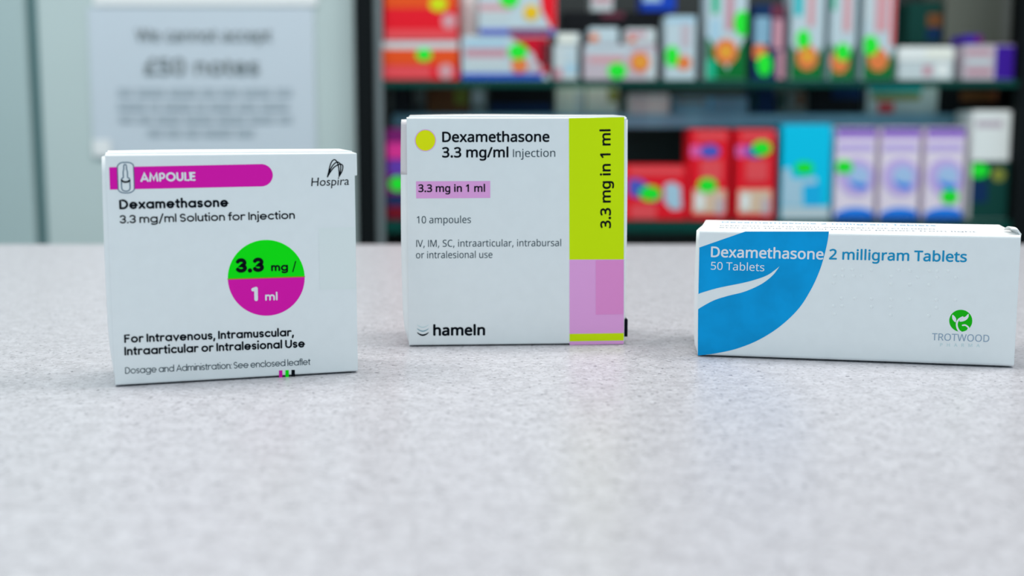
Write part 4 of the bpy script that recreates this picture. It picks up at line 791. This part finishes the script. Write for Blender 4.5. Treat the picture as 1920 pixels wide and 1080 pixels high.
# ---------------------------------------------------------------- packs on the shelving
sticker_m = mat('fluorescent_green_sticker', rgb(0, 206, 30), 0.5)
PAL = {
    'red': (226, 20, 36), 'orange_red': (214, 72, 26), 'coral': (226, 70, 76), 'white': (206, 208, 206), 'cool_white': (170, 184, 190),
    'pink_white': (172, 160, 168), 'pale_pink': (190, 140, 146), 'blue': (20, 62, 170), 'violet_blue': (70, 80, 170), 'deep_red': (180, 10, 36), 'dark_red': (104, 12, 26),
    'orange': (206, 112, 60), 'gold': (230, 168, 30), 'grey': (104, 108, 104), 'light_grey': (178, 186, 188), 'black': (14, 16, 20), 'navy': (10, 40, 78),
    'brown': (104, 64, 36), 'cream': (226, 218, 198), 'olive': (118, 124, 50), 'teal_blue': (20, 158, 206), 'cyan': (0, 176, 222), 'lilac': (214, 196, 216),
    'purple': (88, 52, 150), 'dark_purple': (54, 20, 134), 'mauve': (176, 156, 206), 'sky': (150, 176, 214), 'royal': (22, 118, 216), 'green': (0, 130, 72), 'mint': (22, 160, 120),
    'dark_green': (10, 56, 50), 'forest': (0, 96, 40), 'maroon': (96, 44, 60), 'slate': (118, 154, 174), 'magenta': (196, 44, 128), 'plum': (106, 22, 92), 'beige': (196, 170, 146),
    'charcoal': (44, 46, 50), 'lime': (186, 196, 20), 'sea': (30, 164, 170), 'pale_blue': (150, 180, 196), 'dusty_pink': (176, 128, 140), 'olive_grey': (92, 96, 88), 'rose': (206, 84, 150),
    'soft_violet': (160, 120, 200), 'bright_sky': (0, 150, 220),
}
def pm(n): return mat('pack_' + n, rgb(*PAL[n]), 0.55, 0.15)
def pack(name, label, cat, x0, y0, x1, y1, col, decor=(), base=None, Y=SY, D=0.06, group=None, ytop=None, rot=0.0):
    """one carton: its body, a closing flap on the lid and whatever is printed or stuck on its front"""
    A = at(x0, y1, Y); B = at(x1, y0, Y)
    z0 = A.z if base is None else base
    H = B.z - z0; W = B.x - A.x; cx = (A.x + B.x) / 2
    o = empty(name, (cx, Y + D / 2, z0 + 0.0003), rot); tag(o, label, cat, group)
    bm = bmesh.new(); add_box(bm, -W / 2 + 0.0003, W / 2 - 0.0003, -D / 2, D / 2, 0, H - 0.0006, bev=0.001, seg=2)
    obj('carton_body', bm, pm(col), o)
    bm = bmesh.new(); add_box(bm, -W / 2 + 0.003, W / 2 - 0.003, -D / 2 + 0.0015, D / 2 - 0.002, H - 0.0007, H, bev=0.0002, seg=1)
    obj('lid_flap', bm, pm(col), o)
    for k, d in enumerate(decor):
        kind, nm, c, *q = d
        lx = lambda px, py: (at(px, py, Y).x - cx, at(px, py, Y).z - z0)
        if kind == 'rect':
            (ax, az), (bx, bz) = lx(q[0], q[3]), lx(q[2], q[1])
            P = [(ax, az), (bx, az), (bx, bz), (ax, bz)]
        elif kind == 'disc': P = [lx(px, py) for px, py in circle(q[0], q[1], q[2], q[3] if len(q) > 3 else q[2], n=32)]
        else: P = [lx(*p) for p in q[0]]
        P = [(min(W / 2 - 0.0008, max(-W / 2 + 0.0008, x)), min(H - 0.0012, max(0.001, z))) for x, z in P]
        bm = bmesh.new(); flat_poly(bm, P, -D / 2 - 0.00015 * (k + 1))
        face_front(obj(nm, bm, sticker_m if nm == 'price_sticker' else pm(c), o, label='round bright green price sticker' if nm == 'price_sticker' else None))
    return o, z0 + H + 0.0005
S = lambda x, y, r=16, ry=None: ('disc', 'price_sticker', 'green', x, y, r, ry or r * 0.85)

# upper shelf, left: two red packs, one on the other
_, z = pack('red_pack', 'red and orange pack at the foot of its stack, beside the black left upright', 'medicine pack', 716, 76, 860, 151, 'red',
     [('rect', 'white_strip', 'light_grey', 716, 76, 860, 92), ('rect', 'orange_panel', 'orange_red', 716, 92, 860, 122), ('disc', 'white_emblem', 'pale_pink', 836, 134, 14), ('rect', 'coral_foot', 'coral', 718, 124, 808, 147), S(795, 103, 15, 12)],
     base=UP, group='red packs on the upper shelf')
pack('red_pack', 'red pack with a yellow sticker on top of the orange and red pack', 'medicine pack', 720, -40, 858, 76, 'red',
     [('rect', 'orange_panel', 'orange_red', 722, -40, 858, 16), ('rect', 'coral_foot', 'coral', 722, 56, 858, 74), ('disc', 'white_emblem', 'pale_pink', 842, 40, 14), ('disc', 'yellow_sticker', 'lime', 822, 8, 17, 14)],
     base=z, group='red packs on the upper shelf')
# white bottle between the stacks
bt = at(880, 151, SY + 0.055)
bo = empty('white_bottle', (bt.x, SY + 0.075, UP + 0.0003)); tag(bo, 'white rounded bottle between the red packs and the white and red packs', 'bottle')
zt = at(880, -30, SY + 0.055).z - UP
def lathe(profile, n=28):
    bm = bmesh.new(); R = [[bm.verts.new((r * math.cos(2 * PI * i / n), r * math.sin(2 * PI * i / n), z)) for i in range(n)] for r, z in profile]
    for a_, b_ in zip(R, R[1:]):
        for i in range(n): bm.faces.new((a_[i], a_[(i + 1) % n], b_[(i + 1) % n], b_[i]))
    bm.faces.new(R[0][::-1]); bm.faces.new(R[-1]); return bm
obj('bottle_body', lathe([(0.014, 0), (0.0155, 0.002), (0.0155, zt * 0.82), (0.013, zt * 0.88), (0.010, zt * 0.9)]), mat('white_plastic', (0.86, 0.86, 0.85, 1), 0.3), bo, smooth=True)
obj('screw_cap', lathe([(0.0115, zt * 0.9), (0.0118, zt * 0.905), (0.0118, zt * 0.99), (0.0105, zt)]), mat('white_plastic', (0.86, 0.86, 0.85, 1), 0.3), bo, smooth=True)
# white, red and blue packs
def wrb(label, x0, y0, x1, y1, base, dec):
    return pack('flu_pack', label, 'medicine pack', x0, y0, x1, y1, 'cool_white', dec, base=base, group='white and red packs with a blue foot')
_, z = wrb('white and red pack with a blue foot, lower one of its stack of two', 866, 68, 1030, 151, UP,
     [('rect', 'blue_foot', 'blue', 866, 138, 1018, 151), ('rect', 'pink_line', 'dusty_pink', 872, 92, 950, 108), ('rect', 'blue_line', 'pale_blue', 872, 74, 950, 88), ('rect', 'grey_line', 'light_grey', 876, 112, 945, 126), ('poly', 'red_end', 'deep_red', [(958, 69), (1030, 69), (1030, 138), (1012, 138), (1000, 100)]), ('rect', 'dark_red_side', 'dark_red', 1012, 80, 1030, 125), ('disc', 'orange_emblem', 'orange', 974, 122, 16), ('disc', 'white_spot', 'pink_white', 1004, 128, 11), S(971, 97, 18)])
wrb('white and red pack with an orange emblem, top one of the stack beside the bottle', 897, -50, 1044, 68, z,
     [('rect', 'blue_foot', 'violet_blue', 899, 54, 1040, 68), ('rect', 'plum_foot', 'plum', 955, 54, 1030, 66), ('rect', 'pink_line', 'pale_pink', 898, 8, 960, 20), ('rect', 'grey_line', 'light_grey', 902, 22, 955, 36), ('poly', 'red_end', 'red', [(1008, -50), (1044, -50), (1044, 54), (1034, 54), (1016, 20)]), ('disc', 'orange_emblem', 'gold', 996, 24, 15), S(955, -1, 18)])
# small grey packs
_, z = pack('small_grey_pack', 'small grey pack with white lines just right of the white and red stack', 'medicine pack', 1038, 84, 1084, 151, 'light_grey',
     [('rect', 'brown_side', 'dusty_pink', 1038, 128, 1054, 149), ('rect', 'pale_line', 'cool_white', 1058, 92, 1082, 116), ('rect', 'pale_foot', 'pale_blue', 1058, 120, 1082, 138)], base=UP, D=0.05)
pack('small_grey_pack', 'small pale pack lying on the small grey pack', 'medicine pack', 1044, 62, 1088, 84, 'light_grey', [('rect', 'cream_line', 'cream', 1046, 66, 1080, 80)], base=z, D=0.05)
_, z = pack('cold_relief_pack', 'low white pack with pink lines and an orange emblem, sticker at its foot', 'medicine pack', 1094, 84, 1232, 151, 'pink_white',
     [('rect', 'white_line', 'cool_white', 1098, 88, 1182, 101), ('rect', 'pink_line', 'pale_pink', 1104, 106, 1168, 118), ('rect', 'grey_side', 'light_grey', 1212, 100, 1230, 148), ('disc', 'orange_emblem', 'orange', 1200, 117, 19), ('disc', 'gold_spot', 'gold', 1200, 116, 7), S(1157, 133, 18, 15)], base=UP)
pack('small_white_pack', 'small white pack with a brown corner, left of two on the pack with pink lines', 'medicine pack', 1104, 52, 1160, 82, 'cool_white', [('rect', 'brown_corner', 'orange', 1106, 64, 1122, 78)], base=z, D=0.05)
pack('small_white_pack', 'small white pack with a pink band, right of two on the pack with pink lines', 'medicine pack', 1172, 54, 1230, 82, 'light_grey', [('rect', 'pink_band', 'dusty_pink', 1176, 60, 1212, 70), ('rect', 'orange_corner', 'orange', 1178, 70, 1192, 79)], base=z, D=0.05)
# back row behind them
_, z = pack('black_pack', 'large black carton standing at the back of the upper shelf', 'carton', 1052, 22, 1250, 151, 'black', [('rect', 'maroon_label', 'maroon', 1128, 24, 1170, 34)], base=UP, Y=SY + 0.12, D=0.09)
pack('blue_pack', 'bright blue pack lying on the large black carton', 'medicine pack', 1204, -20, 1268, 22, 'blue', [('rect', 'pale_head', 'pale_blue', 1206, -20, 1240, 4)], base=z, Y=SY + 0.12, D=0.08)
pack('pale_grey_pack', 'pale grey pack lying on the left end of the large black carton', 'medicine pack', 1108, -20, 1150, 22, 'light_grey', [('rect', 'pink_band', 'dusty_pink', 1112, -6, 1146, 6)], base=z, Y=SY + 0.12, D=0.08)
# tall white packs with orange emblem and green foot
def tall(label, x0, x1, y0, dec, col='cool_white', name='tall_pack', group='tall packs on the upper shelf', D=0.05):
    return pack(name, label, 'medicine pack', x0, y0, x1, 151, col, dec, base=UP, group=group, D=D)
tall('shortest of the tall white packs, without green at its foot', 1246, 1306, 30,
     [('rect', 'grey_head', 'pale_blue', 1248, 30, 1304, 44), ('rect', 'pink_line', 'pink_white', 1276, 46, 1294, 90), ('disc', 'orange_emblem', 'orange', 1282, 118, 14), S(1260, 106, 13, 20)])
def vfoot(x0, x1, top):
    m_ = (x0 + x1) / 2
    return ('poly', 'green_foot', 'forest', [(x0, top), (x0 + 8, top), (m_, 132), (x1 - 8, top), (x1, top), (x1, 150), (x0, 150)])
tall('tall white pack with an orange emblem, sticker high on its right edge', 1322, 1404, -70,
     [('rect', 'mint_line', 'mint', 1334, -70, 1350, 26), ('rect', 'pink_line', 'dusty_pink', 1360, -60, 1378, 58), ('rect', 'pale_line', 'pale_blue', 1330, 36, 1352, 76), vfoot(1322, 1404, 72), ('rect', 'mint_foot', 'mint', 1324, 112, 1342, 148), ('disc', 'orange_emblem', 'orange', 1361, 97, 22, 24), ('disc', 'gold_spot', 'gold', 1361, 97, 8), S(1392, 44, 16, 24)])
tall('navy and maroon pack between the tall white packs', 1410, 1474, 8,
     [('rect', 'maroon_side', 'maroon', 1446, 8, 1472, 34), ('rect', 'dusty_side', 'dusty_pink', 1448, 36, 1470, 92), ('rect', 'slate_panel', 'slate', 1414, 32, 1444, 84), ('disc', 'orange_emblem', 'orange', 1424, 98, 15), ('rect', 'beige_foot', 'dusty_pink', 1456, 96, 1474, 148), S(1433, 122, 14, 21)], col='navy', name='navy_pack', group=None)
tall('tall white pack right beside the navy and maroon pack', 1480, 1550, -70,
     [('rect', 'mint_line', 'sea', 1488, -70, 1508, 30), ('rect', 'pink_line', 'pale_pink', 1514, -40, 1530, 50), vfoot(1480, 1550, 88), ('disc', 'orange_emblem', 'orange', 1513, 108, 20, 24), ('disc', 'gold_spot', 'gold', 1514, 106, 8), S(1506, 74, 13, 18)])
tall('tall white pack second from the navy and maroon pack, sticker on its emblem', 1554, 1610, -70,
     [('rect', 'mint_line', 'mint', 1558, -70, 1570, 20), ('rect', 'pink_line', 'pale_pink', 1580, -40, 1598, 60), vfoot(1554, 1610, 84), ('disc', 'orange_emblem', 'orange', 1574, 116, 17, 22), S(1580, 98, 14, 17)])
tall('tall white pack with a red right edge', 1616, 1684, -70,
     [('rect', 'grey_line', 'light_grey', 1620, -70, 1636, 40), ('rect', 'pink_line', 'pale_pink', 1640, -40, 1668, 60), ('rect', 'red_edge', 'coral', 1669, -70, 1682, 86), vfoot(1616, 1684, 96), ('disc', 'orange_emblem', 'orange', 1646, 112, 19, 22), S(1632, 86, 15, 19)])
# right end of the upper shelf
_, z = pack('small_white_pack', 'small white pack with a bright round spot, near the right end of the upper shelf', 'medicine pack', 1684, 116, 1788, 151, 'light_grey', [('rect', 'brown_mark', 'dusty_pink', 1730, 124, 1748, 142), ('disc', 'white_spot', 'white', 1767, 131, 14)], base=UP)
pack('small_white_pack', 'small white pack lying on the one with a bright round spot', 'medicine pack', 1684, 88, 1790, 115, 'white', [('rect', 'cream_panel', 'cream', 1736, 92, 1786, 110)], base=z)
_, z = pack('pink_white_pack', 'pinkish white pack with a purple end, last on the upper shelf', 'medicine pack', 1804, 84, 1904, 151, 'pink_white', [('rect', 'purple_end', 'dark_purple', 1864, 86, 1904, 150), ('rect', 'pink_line', 'dusty_pink', 1812, 96, 1858, 104), ('rect', 'grey_line', 'light_grey', 1812, 110, 1858, 120), ('rect', 'pink_line', 'dusty_pink', 1812, 130, 1858, 140)], base=UP)
pack('purple_pack', 'small dark purple pack on top of the pinkish white pack', 'medicine pack', 1806, 66, 1844, 84, 'dark_purple', [('rect', 'plum_end', 'plum', 1830, 68, 1842, 82)], base=z, D=0.05)
_, z = pack('dark_pack', 'dark carton at the back behind the pinkish white pack', 'carton', 1700, 84, 1902, 151, 'charcoal', [('rect', 'navy_label', 'navy', 1738, 92, 1780, 110)], base=UP, Y=SY + 0.12, D=0.10)
pack('grey_pack', 'large plain grey carton at the top right, on the dark carton', 'carton', 1770, -60, 1902, 84, 'olive_grey', [('rect', 'pale_edge', 'grey', 1876, -60, 1900, 80)], base=z, Y=SY + 0.12, D=0.10)
pack('dark_green_pack', 'dark green pack left of the large plain grey carton', 'medicine pack', 1700, 4, 1768, 84, 'dark_green', [('rect', 'brown_label', 'brown', 1738, 26, 1766, 50), ('rect', 'navy_label', 'navy', 1736, 54, 1764, 76)], base=z, Y=SY + 0.12, D=0.09)

# on the back ledge
LY = SH + 0.125
def ledge(name, label, x0, x1, y0, col, dec=(), D=0.06, Y=LY):
    return pack(name, label, 'medicine pack', x0, y0, x1, 214, col, dec, base=RZ, Y=Y, D=D)
ledge('charcoal_pack', 'charcoal pack at the left end of the back ledge', 724, 772, 166, 'charcoal', [('rect', 'grey_label', 'grey', 728, 170, 736, 210)])
ledge('grey_pack', 'slim grey pack beside the charcoal pack on the back ledge', 776, 798, 166, 'grey', [('rect', 'dark_foot', 'charcoal', 778, 196, 796, 210)])
ledge('brown_pack', 'brown pack with a green patch on the back ledge', 801, 880, 166, 'brown', [('rect', 'green_patch', 'olive', 852, 168, 878, 196)])
ledge('grey_pack', 'slim light grey pack between the brown and the black pack', 884, 910, 168, 'light_grey', [('rect', 'grey_foot', 'grey', 886, 196, 908, 210)])
ledge('black_pack', 'wide black pack on the back ledge', 916, 1036, 164, 'black', [('rect', 'navy_edge', 'navy', 918, 196, 1034, 210)])
ledge('cream_pack', 'cream pack next to the wide black pack on the back ledge', 1042, 1096, 166, 'cream', [('rect', 'grey_line', 'light_grey', 1078, 170, 1094, 210)])
ledge('cream_pack', 'cream pack with an olive stripe on the back ledge', 1098, 1160, 166, 'cream', [('rect', 'olive_stripe', 'olive', 1140, 166, 1158, 192)])
pack('white_pack', 'plain white pack standing on the front of the back ledge', 'medicine pack', 1178, 176, 1256, 214, 'white', [('rect', 'white_lid', 'cool_white', 1182, 178, 1252, 184)], base=RZ, Y=SH + 0.112, D=0.05)
ledge('slate_pack', 'slate blue pack in the middle of the back ledge', 1262, 1404, 182, 'slate', [('rect', 'teal_line', 'teal_blue', 1330, 186, 1334, 204), ('rect', 'grey_line', 'grey', 1268, 186, 1322, 194)])
ledge('navy_pack', 'small navy pack on the back ledge below the navy and maroon pack', 1408, 1454, 168, 'navy', [('rect', 'green_side', 'dark_green', 1410, 170, 1420, 208)])
ledge('grey_green_pack', 'grey green pack right of the small navy pack on the ledge', 1458, 1514, 172, 'grey', [('rect', 'green_side', 'dark_green', 1460, 174, 1474, 206), ('rect', 'brown_line', 'brown', 1494, 174, 1508, 200)])
ledge('black_pack', 'small black pack left of the green topped pack on the ledge', 1520, 1618, 162, 'black', [('rect', 'navy_edge', 'navy', 1560, 164, 1616, 186)])
ledge('green_top_pack', 'pale pack with a sea green top and an orange mark on the ledge', 1624, 1760, 160, 'light_grey', [('rect', 'green_top', 'sea', 1630, 160, 1730, 174), ('rect', 'olive_band', 'olive', 1634, 175, 1726, 188), ('rect', 'orange_mark', 'coral', 1646, 192, 1676, 212)])
ledge('black_pack', 'black pack at the right end of the back ledge', 1764, 1880, 168, 'black', [('rect', 'brown_label', 'brown', 1800, 172, 1870, 190)])

# lower shelf
def low(name, label, x0, y0, x1, col, dec, D=0.07, group=None, base=LOW):
    return pack(name, label, 'medicine pack', x0, y0, x1, 413, col, dec, base=base, D=D, group=group)
low('magenta_pack', 'plum and magenta pack half hidden behind the middle carton', 724, 242, 800, 'plum',
    [('rect', 'magenta_band', 'magenta', 726, 268, 798, 298), ('rect', 'purple_band', 'purple', 728, 300, 798, 328), ('rect', 'navy_band', 'navy', 726, 366, 798, 386), ('rect', 'red_foot', 'dark_red', 726, 388, 798, 410), S(746, 345, 16, 14)])
low('wide_red_pack', 'low wide red pack just right of the middle carton', 1150, 312, 1290, 'red',
    [('rect', 'coral_head', 'coral', 1180, 314, 1280, 328), ('poly', 'violet_swirl', 'violet_blue', [(1178, 336), (1200, 336), (1222, 352), (1240, 366), (1234, 378), (1200, 372), (1178, 366)]), ('poly', 'white_figure', 'pale_blue', [(1246, 346), (1262, 342), (1276, 350), (1278, 392), (1260, 394), (1246, 380)]), ('rect', 'coral_foot', 'coral', 1182, 384, 1230, 412), S(1219, 363, 20, 14)])
RG = 'tall red packs on the lower shelf'
def redtall(label, x0, x1, sx_, sy_):
    w = x1 - x0
    low('red_pack', label, x0, 244, x1, 'red', [('rect', 'coral_head', 'coral', x0 + 14, 248, x1 - 8, 262), ('disc', 'rose_swirl', 'rose', x0 + 14, 284, 14, 12), ('disc', 'violet_swirl', 'violet_blue', x0 + 40, 284, 19, 13), ('rect', 'coral_panel', 'coral', x0 + 22, 300, x1 - 16, 340), ('rect', 'beige_window', 'beige', x0 + 8, 356, x1 - 10, 400), ('rect', 'white_figure', 'white', x0 + 12, 364, x0 + 30, 394), ('rect', 'white_figure', 'pink_white', x1 - 28, 372, x1 - 13, 402), S(sx_, sy_, 18, 14)], group=RG)
redtall('tall red pack with its sticker below the middle', 1291, 1370, 1326, 348)
redtall('tall red pack with its sticker near the top', 1376, 1456, 1428, 278)
low('cyan_pack', 'bright cyan pack with a white foot on the lower shelf', 1463, 234, 1561, 'cyan',
    [('rect', 'white_foot', 'cool_white', 1463, 388, 1561, 412), ('poly', 'pale_splash', 'pale_blue', [(1464, 318), (1480, 314), (1484, 334), (1500, 336), (1530, 332), (1532, 344), (1504, 350), (1506, 386), (1464, 386)]), ('rect', 'teal_figure', 'teal_blue', 1508, 346, 1540, 386), S(1508, 315, 18, 12)])
def lilac(label, x0, x1, st=None):
    m_ = (x0 + x1) / 2
    d = [('rect', 'purple_head', 'purple', x0, 240, x1, 250), ('rect', 'violet_band', 'soft_violet', x0, 250, x1, 259), ('rect', 'mauve_line', 'mauve', x0 + 8, 270, x1 - 8, 284), ('disc', 'mauve_ring', 'mauve', m_ + 2, 333, 35, 36), ('disc', 'pale_centre', 'sky', m_ + 6, 330, 20, 18),
         ('poly', 'blue_smile', 'royal', [(m_ - 14, 336), (m_ - 4, 342), (m_ + 10, 344), (m_ + 24, 348), (m_ + 18, 356), (m_ + 2, 354), (m_ - 8, 348)]),
         ('poly', 'blue_foot', 'royal', [(x0, 412), (x0, 402)] + [(x0 + (x1 - x0) * t / 8, 402 - 13 * math.sin(PI * t / 8) ** 0.7) for t in range(1, 8)] + [(x1, 402), (x1, 412)]), ('rect', 'deep_blue_hem', 'blue', x0, 405, x1, 412)]
    if st: d.append(S(*st))
    low('lilac_pack', label, x0, 239, x1, 'lilac', d, group='lilac packs with a blue wave at the foot')
lilac('lilac pack with a sticker at its upper left, beside the cyan pack', 1563, 1645, (1582, 313, 17, 13))
lilac('lilac pack without a sticker between the two with one', 1647, 1728)
lilac('lilac pack with a sticker below its ring', 1730, 1812, (1780, 369, 17, 14))
low('white_green_pack', 'white pack with a dark green lower half at the right end', 1816, 208, 1898, 'white',
    [('rect', 'pink_heading', 'pink_white', 1830, 226, 1880, 240), ('rect', 'green_half', 'dark_green', 1816, 302, 1898, 412), ('disc', 'olive_spot', 'olive', 1872, 328, 13), ('rect', 'navy_panel', 'navy', 1820, 340, 1852, 380), S(1834, 320, 20, 14)])
